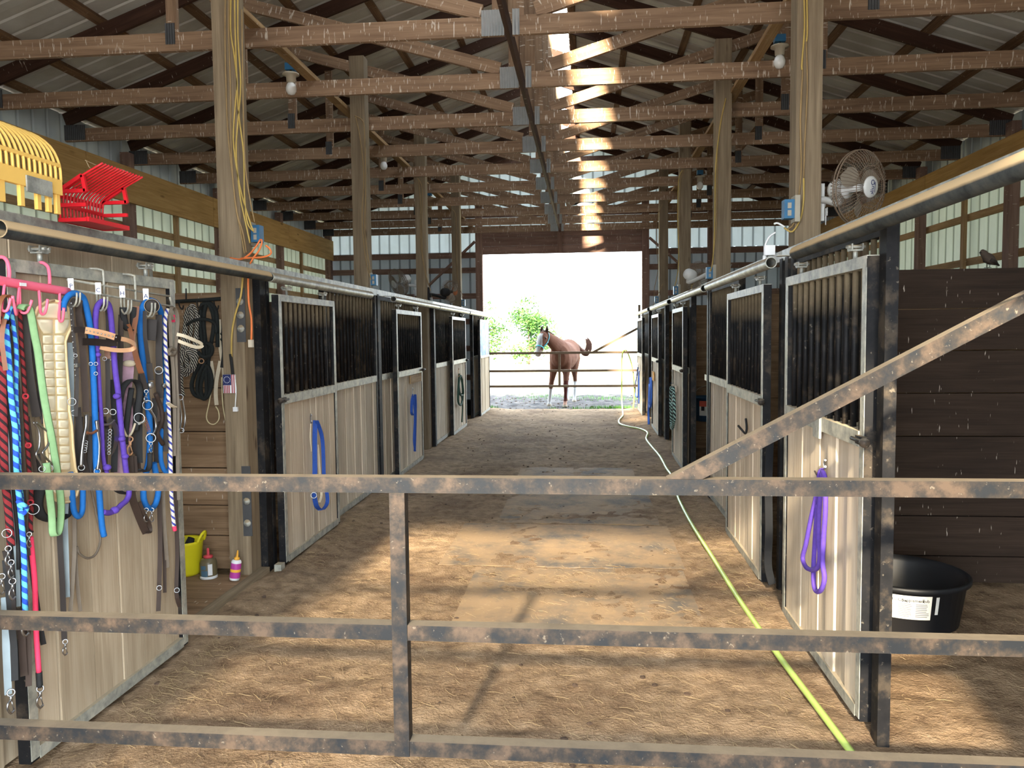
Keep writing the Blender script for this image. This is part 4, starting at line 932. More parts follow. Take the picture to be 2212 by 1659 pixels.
# next group
tack('grey blue flat strap hidden behind the cream girth', 'strap', [('s', 'strap', 'greyb', [(152, 740), (154, 850), (150, 1000), (141, 1110), (142, 1180), (145, 1290)], 11, .03)])
for x, y in ((156, 868),): pass
q = tack('bright blue rope halter arching over the first wire hook', 'halter', [('r', 'crown', 'blue', [(136, 672), (138, 655), (148, 639), (160, 634), (172, 637), (182, 648), (190, 680), (196, 715), (200, 770), (203, 840), (206, 920), (208, 1010), (214, 1060), (217, 1100), (221, 1140), (225, 1158)], 13, .07), ('r', 'nose_loop', 'blue', [(152, 1020), (156, 1065), (159, 1100), (168, 1116), (177, 1106), (179, 1080), (179, 1050)], 12, .07)])
ringp(q, 155, 868, 8, .08, 2.5); ringp(q, 160, 892, 6, .07, 2.2)
q = tack('dark studded leather bridle under the bright blue halter', 'bridle', [('s', 'studded_strap', 'leather', [(160, 645), (154, 662), (157, 705), (161, 750), (166, 795), (166, 850), (164, 900)], 7, .085), ('s', 'cheek_strap', 'leather2', [(172, 640), (170, 680), (178, 745), (181, 800), (184, 850), (186, 890)], 13, .06), ('s', 'cheek_strap', 'leather2', [(174, 640), (186, 680), (196, 740), (200, 800), (205, 850), (210, 890)], 12, .05), ('s', 'rein', 'leather', [(168, 880), (172, 930), (178, 980), (188, 1030)], 12, .045), ('s', 'rein', 'leather', [(200, 900), (196, 960), (192, 1020)], 10, .045)])
for x, y in ((196, 786), (207, 786), (207, 807), (163, 768)): ringp(q, x, y, 3.5, .09, 2)
cap_box('buckle', M['chrome'], q, TP(167, 789, .095), (.012, .018, .015))
for k in range(14): y = 655+k*12; p = TP(154+max(0, y-690)*.075, y, .093); b = MB(); b.ball(p, .0035, 6, 4); b.build('stud', M['chrome'], q)
q = thing('curb_bit', 'long straight silver bit with copper mouthpiece, left of the purple halter', 'bit', TP(195, 930, .08), 'metal bits on the tack door')
part(q, 'r', 'shank', 'chrome', [(186, 896), (186, 920), (182, 940), (177, 975), (175, 1008)], 7, .08); part(q, 'r', 'shank', 'chrome', [(208, 908), (211, 935), (214, 960), (213, 995), (210, 1015)], 7, .08)
part(q, 'r', 'mouthpiece', 'tan', [(186, 934), (198, 936), (209, 930)], 6, .085); ringp(q, 176, 1010, 6, .08, 2.6); ringp(q, 210, 1018, 6, .08, 2.6)
for k in range(5): ringp(q, 186-k*.6, 955+k*5, 3, .075, 1.6, name='chain_link')
q = tack('pale tan studded browband looping out toward the aisle', 'browband', [('b', 'band', 'leather', [(160, 713, .10), (172, 712, .11), (186, 714, .12)], 13), ('b', 'band', 'tanl', [(184, 713, .12), (205, 717, .14), (228, 722, .16), (250, 729, .18)], 14), ('b', 'band', 'leather', [(248, 729, .18), (260, 733, .185)], 14), ('b', 'band', 'tanl', [(256, 731, .18), (275, 735, .19), (290, 743, .19), (292, 750, .18), (283, 755, .16), (262, 757, .14), (238, 755, .12), (216, 750, .10)], 9), ('b', 'inner_band', 'leather', [(178, 738, .09), (205, 739, .10), (232, 741, .12), (252, 740, .14)], 15)])
for k in range(9): p = TP(187+k*8, 713.5+k*1.9, .135+k*.006); b = MB(); b.ball(p+(CAM-p).normalized()*.008, .0035, 6, 4); b.build('stud', M['chrome'], q)
q = tack('purple knotted rope halter hanging from the second hook', 'halter', [('r', 'crown', 'purple', [(210, 760), (206, 710), (208, 670), (216, 654), (226, 652), (236, 662), (241, 700), (245, 750), (249, 800), (255, 845), (259, 890), (263, 938), (267, 972), (272, 1014), (279, 1060), (274, 1080), (263, 1090), (250, 1102), (236, 1108), (222, 1106)], 12, .075), ('r', 'cheek', 'purple', [(210, 760), (213, 800), (216, 860), (220, 920), (223, 985), (230, 1018), (240, 1040)], 9, .07)])
for x, y, r_ in ((211, 766, 7), (252, 856, 8), (263, 948, 8), (270, 986, 8), (231, 1010, 9), (248, 1102, 10)):
    c = TP(x, y, .08); b = MB(); b.ball(c, r_*sc(c), 10, 7, (1, 1, .8)); b.build('knot', M['purple'], q)
q = tack('brown leather headstall hanging inside the purple halter', 'bridle', [('s', 'crown', 'leather', [(212, 672), (222, 655), (232, 672), (234, 720), (233, 760)], 9, .05), ('s', 'cheek_strap', 'tan', [(231, 755), (232, 775)], 10, .055), ('s', 'cheek_strap', 'leather', [(232, 775), (233, 820), (233, 884)], 9, .055)])
for x, y in ((226, 775), (237, 774)): ringp(q, x, y, 4, .06, 2)
q = thing('curb_bit', 'broad engraved silver shank bit under the brown headstall', 'bit', TP(240, 910, .06), 'metal bits on the tack door')
for dx, off in ((0, .07), (-20, .05)):
    b = MB(); poly = [(236+dx, 900), (246+dx, 908), (254+dx, 918), (258+dx, 935), (256+dx, 955), (248+dx, 975), (240+dx, 986), (244+dx, 968), (247+dx, 948), (246+dx, 930), (240+dx, 916), (230+dx, 910)]
    p_ = [TP(x, y, off) for x, y in poly]; d_ = (CAM-p_[0]).normalized(); b.prism(p_, d_*.006); b.build('shank', M['chrome'], q, fix=True)
part(q, 'r', 'mouthpiece', 'chrome', [(222, 918), (236, 916), (247, 908)], 5, .07); ringp(q, 228, 888, 6, .06, 3); ringp(q, 244, 890, 6, .06, 3)
for k in range(8): ringp(q, 238-k*.4, 930+k*7, 3, .06, 1.7, name='chain_link')
q = tack('mauve camouflage nylon strap with an oval badge', 'strap', [('s', 'strap', 'mauve', [(274, 752), (276, 800), (270, 850), (274, 900), (268, 950), (262, 1000), (258, 1040)], 24, .03)])
c = TP(279, 785, .045); s = sc(c); v = vperp(c); b = MB(); b.lathe(c, Vector((v.y, -v.x, 0))*-1, [(0, .004), (12*s, .003), (13*s, 0), (0, -.001)], 20, 1, .55); bd = b.build('oval_badge', M['beige'], q, fix=True)
q = tack('black padded strap with brown leather fork and silver rings', 'strap', [('f', 'pad', 'blk', [(266, 664), (268, 690), (276, 712), (287, 708), (288, 680), (290, 664)], 14, .06), ('s', 'fork_arm', 'leather2', [(262, 664), (262, 710), (264, 760)], 7, .05), ('s', 'fork_arm', 'tan', [(276, 700), (282, 716), (286, 735)], 9, .07), ('s', 'fork_arm', 'tan', [(296, 662), (293, 690), (286, 730), (289, 750)], 10, .07), ('s', 'tie_strap', 'tan', [(288, 745), (294, 770), (303, 800), (306, 806)], 11, .075), ('s', 'tie_strap', 'leather', [(306, 806), (311, 825), (315, 842)], 10, .075)])
snap(q, 316, 842, 28, .08); ringp(q, 319, 875, 10, .085, 3)
tack('black fuzzy noseband strap curving over the mauve nylon', 'strap', [('f', 'strap', 'blk', [(258, 870), (264, 840), (280, 822), (296, 826), (302, 845), (298, 880), (292, 930)], 14, .06), ('f', 'strap', 'blk', [(284, 838), (278, 880), (272, 930), (270, 960)], 12, .055)])
tack('black straps hanging down between purple and blue halters', 'strap', [('s', 'strap', 'blk', [(244, 820), (248, 900), (248, 960), (246, 1020)], 13, .035), ('s', 'strap', 'blk', [(303, 855), (301, 930), (302, 1000)], 12, .045), ('f', 'strap', 'blk', [(252, 1058), (262, 1064), (274, 1066)], 14, .05)])
q = tack('bright blue rope halter with lower loop near the striped white rope', 'halter', [('r', 'crown', 'blue', [(352, 700), (346, 670), (334, 652), (320, 650), (308, 664), (303, 700), (306, 745), (311, 800), (316, 850), (320, 880), (324, 930), (322, 990), (316, 1020), (310, 1057), (312, 1084), (322, 1098), (334, 1092), (341, 1070), (341, 1045), (332, 1000)], 13, .045), ('r', 'cheek', 'blue', [(348, 690), (354, 740), (357, 800), (358, 860), (350, 910), (347, 980), (352, 1010), (361, 1020), (367, 1005), (366, 980)], 10, .055)]); snap(q, 316, 1098, 30, .06); snap(q, 328, 1098, 30, .06)
q = tack('dark stitched leather headstall with a round red brown crown piece', 'bridle', [('s', 'cheek_strap', 'leather', [(313, 672), (313, 720), (317, 755), (322, 790)], 8, .07), ('s', 'cheek_strap', 'leather', [(328, 690), (327, 715), (325, 735)], 20, .075), ('s', 'cheek_strap', 'leather', [(343, 680), (344, 720), (343, 760), (344, 792)], 13, .07), ('s', 'cheek_strap', 'leather', [(322, 785), (324, 805), (326, 822)], 12, .075), ('s', 'billet', 'leather', [(343, 800), (343, 830), (346, 860)], 13, .065), ('s', 'tie', 'leather2', [(336, 850), (346, 880), (344, 910), (352, 930)], 9, .06)])
for (x, y, R, m_, nm) in ((328, 661, 16, 'leather', 'crown_disc'), (325, 832, 7.5, 'chrome', 'concho'), (354, 833, 5, 'chrome', 'concho')):
    c = TP(x, y, .085); s = sc(c); d = (CAM-c).normalized(); b = MB(); b.lathe(c, d, [(R*s, -.003), (R*s, .003), (R*s*.7, .007), (0, .009)], 20); b.build(nm, M[m_], q, fix=True)
ringp(q, 328, 661, 15, .092, 1.2, 'beige', name='stitching'); ringp(q, 343, 800, 8, .075, 2.6)
q = thing('shank_bit', 'curved silver bit with two big rings below the stitched headstall', 'bit', TP(325, 910, .08), 'metal bits on the tack door')
part(q, 'r', 'shank', 'chrome', [(322, 884), (328, 892), (334, 903), (337, 920), (334, 932), (328, 940)], 5.5, .085); ringp(q, 326, 946, 9.5, .085, 3.4); ringp(q, 301, 903, 11, .08, 3.2, sx=.9)
part(q, 'r', 'mouthpiece', 'galv', [(300, 915), (308, 912), (314, 908)], 6, .08); snap(q, 326, 955, 24, .085)
for k in range(8): ringp(q, 312+k*1.4, 902+k*4, 3.2, .085, 1.8, 'tan', name='chain_link')
part(q, 'f', 'curb_strap', 'blk', [(324, 978), (323, 1005), (316, 1018), (302, 1014)], 11, .075)
q = tack('tan cords and brass snap on a grey strap right of purple knots', 'strap', [('s', 'strap', 'leather2', [(282, 985), (286, 1040), (290, 1060), (292, 1030), (290, 985)], 10, .05), ('r', 'cord', 'beige', [(266, 925), (274, 942), (284, 936), (292, 915)], 5, .06)]); snap(q, 281, 944, 40, .06, mat='tanl')
tack('brown leather strap with a folded loop end at the bottom', 'strap', [('s', 'strap', 'leather2', [(284, 1050), (286, 1075), (296, 1105), (308, 1135), (316, 1152)], 15, .04), ('s', 'strap', 'leather2', [(316, 1152), (324, 1148), (322, 1132), (310, 1110), (300, 1085)], 9, .055)])
q = tack('white rope with blue flecks and pink taped end', 'rope', [('r', 'strand', 'whitestripe', [(362, 668), (357, 690), (357, 736), (359, 781), (363, 835), (365, 900), (368, 963), (369, 1020), (370, 1065), (373, 1106), (376, 1136)], 9, .075), ('r', 'end_tape', 'hot', [(376, 1136), (378, 1146)], 9, .075)])
q = tack('grey worn leather strap knotted below the last hook', 'strap', [('s', 'strap', 'grey', [(374, 690), (368, 675), (372, 664), (380, 672), (384, 690), (382, 720), (379, 760), (381, 820), (384, 880), (383, 950), (384, 1020), (386, 1080)], 7, .085), ('s', 'strap', 'grey', [(366, 680), (368, 720), (370, 755), (374, 800), (376, 860), (377, 920), (376, 985)], 7, .08), ('r', 'knot', 'grey', [(364, 758), (371, 752), (378, 757), (374, 766), (366, 764)], 8, .09), ('s', 'tie', 'beige', [(362, 870), (370, 876), (379, 880)], 8, .095), ('s', 'tag', 'hot', [(374, 680), (374, 696)], 8, .06)])
tack('pale studded browband poking out past the door edge', 'browband', [('b', 'band', 'beige', [(382, 722, .09), (398, 726, .12), (418, 734, .14), (434, 742, .15), (436, 748, .15), (424, 750, .14), (404, 744, .12), (384, 736, .09)], 7)])
q = thing('shank_bit', 'thin bright bit hanging at the right edge of the door', 'bit', TP(388, 900, .06), 'metal bits on the tack door')
for dx in (0, 8): part(q, 'r', 'shank', 'chrome', [(386+dx, 860), (389+dx, 880), (392+dx, 900), (390+dx, 920), (386+dx, 932)], 3.6, .06)
part(q, 's', 'tie_strap', 'leather2', [(372, 662, .03), (384, 690, .05), (386, 760, .05), (389, 856, .055)], 5); ringp(q, 389, 858, 6, .06, 2.6); ringp(q, 392, 930, 5, .06, 2.4)
q = tack('pair of thin grey brown straps near the right edge of the door', 'strap', [('s', 'strap', 'leather2', [(346, 1020), (344, 1080), (346, 1170), (344, 1260), (342, 1320)], 9, .035), ('s', 'strap', 'grey', [(352, 1040), (354, 1120), (362, 1226)], 8, .04), ('s', 'strap', 'leather2', [(352, 1110), (355, 1200), (356, 1280)], 7, .03)]); ringp(q, 344, 1270, 5, .045, 2.4)
q = tack('long thin strap with small buckle at the door edge', 'strap', [('s', 'strap', 'leather2', [(380, 1040), (381, 1130), (383, 1200), (381, 1280), (388, 1310)], 8, .035)]); ringp(q, 382, 1275, 5, .045, 2.4)
q = tack('dark red brown leather rein with snap at its end', 'reins', [('s', 'strap', 'leather', [(128, 1140), (131, 1200), (135, 1270), (139, 1382)], 11, .04)]); snap(q, 141, 1382, 34, .045)
tack('grey tan strap splitting into two tails', 'strap', [('s', 'strap', 'grey', [(160, 1110), (161, 1180), (158, 1240), (152, 1320)], 8, .035), ('s', 'strap', 'grey', [(162, 1120), (164, 1220), (170, 1290), (174, 1320)], 7, .03)])
tack('twisted grey cord hanging in a shallow arc', 'cord', [('r', 'cord', 'grey', [(196, 1050), (208, 1110), (217, 1162), (208, 1195), (190, 1206), (172, 1196), (166, 1180)], 5, .035)])
tack('black cinch pad behind the bottom of the cream girth', 'girth', [('f', 'pad', 'blk', [(90, 1050), (82, 1075), (82, 1100), (94, 1118), (120, 1124), (142, 1112), (148, 1085), (146, 1060)], 22, .03)])
q = tack('grey blue strap hanging behind the far left ropes', 'strap', [('s', 'strap', 'greyb', [(8, 860), (14, 940), (22, 1030), (28, 1080), (32, 1160), (38, 1240), (40, 1310)], 8, .035)])
q = tack('black and grey straps with a snap at bottom left', 'strap', [('s', 'strap', 'blk', [(12, 1210), (20, 1290), (24, 1340), (30, 1400), (32, 1470)], 13, .05), ('s', 'strap', 'greyb', [(10, 1290), (12, 1350), (14, 1420), (18, 1500)], 14, .03)]); snap(q, 24, 1490, 52, .06)
tack('wide dark brown strap pair with rounded tips near the bottom', 'strap', [('s', 'strap', 'leather2', [(46, 1340), (48, 1400), (52, 1460)], 14, .035), ('s', 'strap', 'leather2', [(60, 1345), (62, 1410), (62, 1482)], 12, .04)])
q = tack('bridle buckles and snaps between the red rein and blue rope', 'bridle', [('s', 'cheek_strap', 'leather', [(10, 1190), (20, 1240), (26, 1300), (28, 1345)], 9, .055), ('s', 'cheek_strap', 'leather', [(26, 1220), (28, 1280), (30, 1320)], 8, .06)]); snap(q, 24, 1210, 40, .075); snap(q, 27, 1250, 46, .075); snap(q, 4, 1240, 44, .07)
tack('dark bridle with long reins behind the mauve nylon strap', 'bridle', [('s', 'cheek_strap', 'leather', [(262, 680), (260, 760), (258, 840), (262, 900)], 11, .02), ('s', 'rein', 'leather', [(284, 860), (286, 920), (290, 980)], 13, .02), ('s', 'rein', 'leather2', [(296, 880), (296, 960), (300, 1020)], 10, .022), ('s', 'cheek_strap', 'leather', [(300, 720), (304, 790), (300, 850)], 9, .02)])
tack('dark leather reins bunched below the studded bridle', 'reins', [('s', 'rein', 'leather', [(172, 900), (170, 960), (176, 1020)], 14, .03), ('s', 'rein', 'leather2', [(190, 940), (194, 990), (198, 1030)], 12, .03), ('s', 'rein', 'leather', [(202, 930), (204, 980), (200, 1025)], 12, .025), ('s', 'rein', 'leather2', [(224, 900), (228, 960), (226, 1020)], 10, .03)])
tack('braided brown leather reins beside the lower blue loop', 'reins', [('r', 'braid', 'leather2', [(336, 850), (348, 880), (350, 910), (340, 935), (352, 960)], 9, .07), ('s', 'rein', 'leather', [(334, 860), (336, 930), (338, 1000)], 10, .03), ('s', 'billet', 'leather', [(353, 890), (356, 930), (358, 975)], 11, .07)])
tack('dark cheek pieces beside the green webbing and curved bit', 'bridle', [('s', 'cheek_strap', 'leather', [(58, 760), (64, 830), (74, 900)], 9, .03), ('s', 'cheek_strap', 'leather', [(86, 820), (92, 880), (94, 915)], 8, .05), ('s', 'rein', 'leather', [(82, 980), (86, 1020), (92, 1060)], 9, .03)])
# ---------------------------------------------------------------- ropes on the tack room plank wall
WP = 5.235
t = thing('rope_rod', 'black rod hung on the plank wall for lead ropes', 'rod', atY(440, 648, WP-.05), None)
part(t, 'r', 'rod', 'blkrope', [(372, 652), (440, 648), (498, 644)], 8, .05, 1, WP)
for x in (402, 478): part(t, 'r', 'hanger', 'blk', [(x, 624, .005), (x, 635, .05), (x, 650, .055)], 3, plane=WP)
for x in (386, 425, 462): part(t, 'r', 'hook', 'blk', [(x, 650, .06), (x+2, 662, .07), (x+8, 668, .09), (x+10, 660, .10)], 3, plane=WP)
G2 = 'ropes hanging on the tack room plank wall'
q = tack('black and white flecked lead rope bunched on the plank wall', 'rope', [('r', 'strand', 'bwrope', [(392, 770), (400, 700), (408, 668), (416, 660), (424, 680), (420, 740), (404, 780), (392, 800), (404, 810), (420, 780), (428, 700), (420, 664), (412, 664), (404, 700), (396, 760)], 8, .05), ('r', 'strand', 'bwrope', [(388, 790), (402, 760), (416, 770), (412, 794), (396, 800), (390, 780), (408, 752), (424, 764), (418, 796)], 11, .08), ('r', 'strand', 'bwrope', [(400, 690), (406, 668), (414, 672), (412, 720), (402, 760), (408, 800), (420, 790), (424, 720), (428, 680)], 9, .07), ('r', 'strand', 'bwrope', [(390, 795), (392, 810), (393, 836), (397, 856)], 7, .06)], plane=WP, group=G2)
q = tack('black rope coil tied in the middle on the plank wall', 'rope', [('r', 'strand', 'blkrope', [(470, 750), (468, 680), (458, 658), (446, 656), (434, 664), (434, 720), (440, 770), (424, 800), (414, 830), (420, 852), (440, 856), (452, 830), (450, 780), (462, 700), (454, 662), (444, 662), (440, 700), (448, 770)], 9, .05), ('r', 'strand', 'blkrope', [(444, 780), (430, 810), (426, 845), (440, 862), (452, 850), (458, 820), (448, 790), (434, 830), (438, 858), (446, 850), (444, 800)], 8, .075), ('r', 'wrap', 'blkrope', [(428, 760), (440, 772), (456, 766), (458, 748), (444, 740)], 8, .09), ('r', 'wrap', 'blkrope', [(404, 702), (420, 692), (446, 690), (464, 700), (468, 720)], 7, .085)], plane=WP, group=G2)
ringp(q, 435, 780, 5, .10, 3, 'tanl', WP)
q = tack('beige flat webbing line hanging right of the black coil', 'strap', [('s', 'strap', 'beige', [(472, 690), (474, 720), (478, 760), (484, 800), (486, 830)], 9, .04), ('s', 'strap', 'beige', [(476, 780), (468, 820), (466, 850), (468, 875)], 8, .045), ('s', 'strap', 'beige', [(456, 780), (460, 812), (454, 832)], 7, .04)], plane=WP, group=G2)
q = tack('bundled black strap with red handled clip by the post', 'strap', [('s', 'strap', 'blk', [(492, 670), (488, 720), (490, 760), (486, 795)], 20, .04), ('r', 'wrap', 'blkrope', [(477, 722), (488, 718), (498, 722)], 6, .06), ('r', 'wrap', 'blkrope', [(477, 734), (488, 730), (498, 734)], 6, .06), ('r', 'clip_handle', 'red', [(482, 690), (484, 672), (490, 660), (493, 670), (486, 686)], 5, .07)], plane=WP, group=G2)
q = tack('thin cream cord loop hanging low on the plank wall', 'cord', [('r', 'cord', 'cord', [(458, 835), (452, 870), (446, 900), (452, 914), (464, 916), (473, 905), (472, 888), (466, 878)], 2.6, .05)], plane=WP, group=G2)
q = tack('thin cream cord dangling below the flag box to the right', 'cord', [('r', 'cord', 'cord', [(479, 815), (480, 850), (482, 880), (488, 910), (497, 930), (503, 938)], 2.6, .05)], plane=WP, group=G2)
# small flag patterned box with charger cord
c = atY(496, 829, 5.0); s = sc(c); t = thing('flag_box', 'small box printed with a thirteen star flag beside the post', 'box', (c.x, c.y, c.z-20*s), None)
W_, H_ = 26*s, 40*s; b = MB(); b.obox(c, ((1,0,0),(0,1,0),(0,0,1)), (W_, .02, H_)); b.build('shell', M['white'], t); y_ = c.y-.011
pbox('canton', M['navy'], t, c.x-W_/2, c.x+W_*.2, y_-.001, y_+.001, c.z-H_*.07, c.z+H_/2)
for k in range(4): pbox('stripe', M['flagred'], t, c.x-W_/2+W_*(.06+.14*k) if k < 4 else 0, c.x-W_/2+W_*(.13+.14*k), y_-.001, y_+.001, c.z-H_/2, c.z-H_*.08)
for f in (.74, .9): pbox('stripe', M['flagred'], t, c.x-W_/2+W_*f, c.x-W_/2+W_*(f+.075), y_-.001, y_+.001, c.z-H_/2, c.z+H_/2)
for k in range(13): a = 2*math.pi*k/13; pbox('star', M['white'], t, c.x-W_*.15+math.cos(a)*W_*.26-.0022, c.x-W_*.15+math.cos(a)*W_*.26+.0022, y_-.0018, y_-.001, c.z+H_*.22+math.sin(a)*W_*.26-.0022, c.z+H_*.22+math.sin(a)*W_*.26+.0022)
part(t, 'r', 'cord', 'white', [(508, 820), (510, 840), (509, 865), (508, 880)], 2.4, .0, plane=5.0); cap_box('plug', M['white'], t, atY(509, 884, 5.0), (.03, .02, .03))
part(t, 'r', 'black_grip', 'blk', [(498, 765), (501, 790), (503, 812)], 7, .0, plane=5.0)
# ---------------------------------------------------------------- tub and bottles on the tack room floor
c = atZ(418, 1248, .03); c = Vector((atY(409, 1240, 5.02).x-.03, 5.03, .031))
t = thing('flexible_tub', 'yellow plastic tub holding grooming things', 'tub', c, None)
b = MB(); b.lathe(c, (0,0,1), [(0, 0), (.092, 0), (.10, .02), (.118, .215), (.124, .235), (.121, .237), (.114, .215), (.096, .02), (0, .012)], 28); b.build('tub_body', M['yellow'], t, fix=True)
ptube('handle', M['yellow'], t, smooth([c+Vector((.114, -.045, .228)), c+Vector((.135, -.03, .275)), c+Vector((.145, 0, .295)), c+Vector((.135, .03, .275)), c+Vector((.114, .045, .228))], 4), .010, 8)
for dx, dy, m_, nm, lb in ((.05, -.03, 'blk', 'grooming_brush', 'black grooming brush sticking out of the yellow tub'), (-.02, -.07, 'tanl', 'sponge', 'pale pink sponge at the front of the yellow tub'), (-.05, 0.0, 'blue2', 'spray_cap', 'blue cap showing inside the yellow tub')):
    b = MB(); p = c+Vector((dx*.85, dy*.85, .205)); b.tube([p+Vector((0,0,-.12)), p+Vector((.0,0,.0)), p+Vector((.015,.01,.05))], [.03, .034, .024], 10, r2=[.022, .026, .018]); tag(b.build(nm, M[m_]), lb, 'brush' if nm == 'grooming_brush' else nm.replace('_', ' '))
c = atY(451, 1241, 4.95); c.z = .031
t = thing('bottle', 'squat brown bottle with red applicator tip and peeling label', 'bottle', c, 'care bottles on the tack room floor')
b = MB(); b.lathe(c, (0,0,1), [(0, 0), (.054, .002), (.056, .02), (.056, .105), (.048, .128), (.03, .136), (.026, .142)], 20); b.build('bottle_body', plain('brown bottle', hexc(104, 94, 70), .3), t, fix=True)
b = MB(); b.lathe(c, (0,0,1), [(.0565, .002), (.0575, .004), (.0575, .018), (.0565, .02)], 20); b.build('base_label', M['white'], t)
def wrap(o, R, z0, z1, a0, a1, mat, nm, parent, n=8):
    b = MB(); n0 = 0
    for i in range(n+1):
        a = a0+(a1-a0)*i/n
        for z in (z0, z1): b.v.append(o+Vector((math.sin(a)*R, -math.cos(a)*R, z)))
    for i in range(n): b.face([2*i, 2*i+2, 2*i+3, 2*i+1], [(0,0)]*4)
    return b.build(nm, mat, parent)
bl = plain('slate label', hexc(74, 104, 124), .6); wrap(c, .0575, .022, .062, -.5, .35, bl, 'label', t); wrap(c, .0575, .068, .095, -.5, .15, bl, 'label', t); wrap(c, .058, .03, .105, .4, .9, M['white'], 'label', t)
b = MB(); b.lathe(c, (0,0,1), [(.0, .138), (.03, .138), (.03, .153), (.012, .156), (.009, .16), (.0085, .2), (0, .205)], 16); b.build('cap', plain('red cap', hexc(206, 70, 82), .45), t, fix=True)
c = atY(506, 1241, 4.9); c.z = .031; u = Vector((.13, .05, 1)).normalized(); c.z += .004
t = thing('bottle', 'slim magenta bottle with yellow nozzle leaning at the post', 'bottle', c, 'care bottles on the tack room floor')
for nm, pr, m_ in (('bottle_body', [(0, 0), (.030, .001), (.033, .01), (.033, .125), (.028, .135), (.015, .139), (.0, .139)], M['white']), ('label', [(.0335, .018), (.0338, .02), (.0338, .115), (.0335, .117)], plain('magenta label', hexc(176, 64, 150), .4)), ('label_band', [(.0339, .058), (.0343, .059), (.0343, .076), (.0339, .077)], plain('amber label', hexc(232, 176, 60), .4)), ('nozzle', [(0, .137), (.018, .138), (.018, .152), (.009, .156), (.004, .20), (0, .201)], plain('amber nozzle', hexc(226, 166, 60), .45))):
    b = MB(); b.lathe(c, u, pr, 18); b.build(nm, m_, t, fix=True)
# ---------------------------------------------------------------- ropes on the stall doors
G3 = 'ropes and halters hanging on stall doors'
def door_rope(label, cat, X, parts, hook=None, hookmat='chrome', nm=None):
    p0 = parts[0][2][0]; s_ = 1 if X < 0 else -1
    t = thing(nm or {'rope': 'lead_rope', 'halter': 'rope_halter'}[cat], label, cat, atX(p0[0], p0[1], X+s_*.03), G3)
    for kind, mat, pts, w, off in parts:
        P = [atX(q[0], q[1], X+s_*(q[2] if len(q) > 2 else off)) for q in pts]; mid = P[len(P)//2]; s = sc(mid); b = MB()
        if kind == 'r': b.tube(smooth(P, 4), w*s/2, 8)
        else: b.strap(smooth(P, 4), w*s, .005, vperp(mid))
        b.build('strand' if kind == 'r' else 'webbing', M[mat], t)
    if hook:
        x, y = hook; p = atX(x, y, X+s_*.0); s = sc(p); b = MB(); f = lambda dx, dy, o: atX(x+dx, y+dy, X+s_*o)
        b.tube(smooth([f(0, -2, .0), f(0, 6, .008), f(1, 14, .03), f(2, 10, .05)], 3), .005, 6); b.tube(smooth([f(0, -6, .0), f(1, -2, .02), f(2, -4, .03)], 3), .004, 6); b.build('wall_hook', M[hookmat], t)
    return t
q = door_rope('royal blue webbing halter hanging from a hook on the first left door', 'halter', -2.165, [('s', 'blue2', [(681, 908), (680, 940), (680, 980), (680, 1020), (678, 1055), (682, 1088), (690, 1100), (698, 1100)], 10, .03), ('s', 'blue2', [(684, 909), (692, 930), (697, 955), (699, 1000), (700, 1030), (706, 1065), (707, 1085), (700, 1098), (690, 1102)], 8, .05), ('r', 'beige', [(672, 912), (670, 945), (673, 975)], 3, .02), ('s', 'beige', [(686, 960), (689, 1000), (692, 1040), (694, 1070), (690, 1085)], 5, .03)], (671, 900))
c = atX(678, 1070, -2.12); snapd = MB(); d = (c-CAM).normalized(); snapd.ring(c, d, .022, .004, 14, 6); snapd.build('ring', M['chrome'], q)
door_rope('dark blue lead rope hanging from a wooden tag on the second left door', 'rope', -2.165, [('s', 'blue2', [(893, 852), (890, 866), (889, 890), (892, 897)], 6, .03), ('s', 'blue2', [(897, 852), (898, 880), (897, 930), (896, 975)], 5, .04), ('s', 'blue2', [(893, 855), (896, 900), (894, 950), (897, 975)], 4, .05)], (891, 843))
pbox('name_plaque', M['girt'], DB, -2.163, -2.15, 9.35, 9.98, 1.06, 1.16)
door_rope('dark green rope coil on the third left door', 'rope', -2.165, [('r', 'darkgreen', [(992, 808), (990, 840), (990, 868), (996, 874), (1000, 850), (996, 812), (991, 830), (994, 852), (1001, 850), (998, 820)], 4.5, .03), ('r', 'darkgreen', [(997, 850), (999, 880), (998, 912)], 3, .03)], (990, 800), 'tanl')
q = door_rope('purple lead rope doubled on the nearest right door', 'rope', 1.125, [('r', 'purple', [(1778, 1016, .03), (1771, 1022, .04), (1764, 1068, .04), (1752, 1120, .045), (1741, 1175, .05), (1734, 1205, .05), (1742, 1226, .05), (1758, 1231, .05), (1768, 1222, .05), (1771, 1195, .05), (1768, 1150, .04), (1771, 1080, .04), (1775, 1020, .035)], 10, .04), ('r', 'purple', [(1776, 1018, .05), (1782, 1035, .055), (1783, 1100, .055), (1779, 1160, .055), (1777, 1215, .055), (1781, 1248, .055), (1775, 1272, .055), (1765, 1278, .05), (1758, 1262, .05), (1758, 1210, .03), (1763, 1130, .03), (1766, 1070, .03)], 11, .05), ('r', 'leather2', [(1760, 1018, .03), (1766, 1028, .04)], 4, .03)], (1781, 998))
t = door_rope('bent empty steel hook on the second right door', 'rope', 1.125, [('r', 'blk', [(1611, 905, .0), (1613, 925, .01), (1610, 936, .03), (1602, 928, .06), (1595, 920, .07)], 5, .02)], None, nm='wall_hook'); t['category'] = 'hook'
q = door_rope('teal and black striped rope coiled long on the third right door', 'rope', 1.125, [('r', 'tealrope', [(1449, 836), (1448, 870), (1450, 900), (1449, 920), (1453, 925), (1456, 900), (1455, 860), (1452, 836)], 5.5, .03), ('r', 'tealrope', [(1455, 836), (1457, 870), (1457, 905), (1452, 922), (1449, 905), (1451, 870)], 5.5, .05)], None)
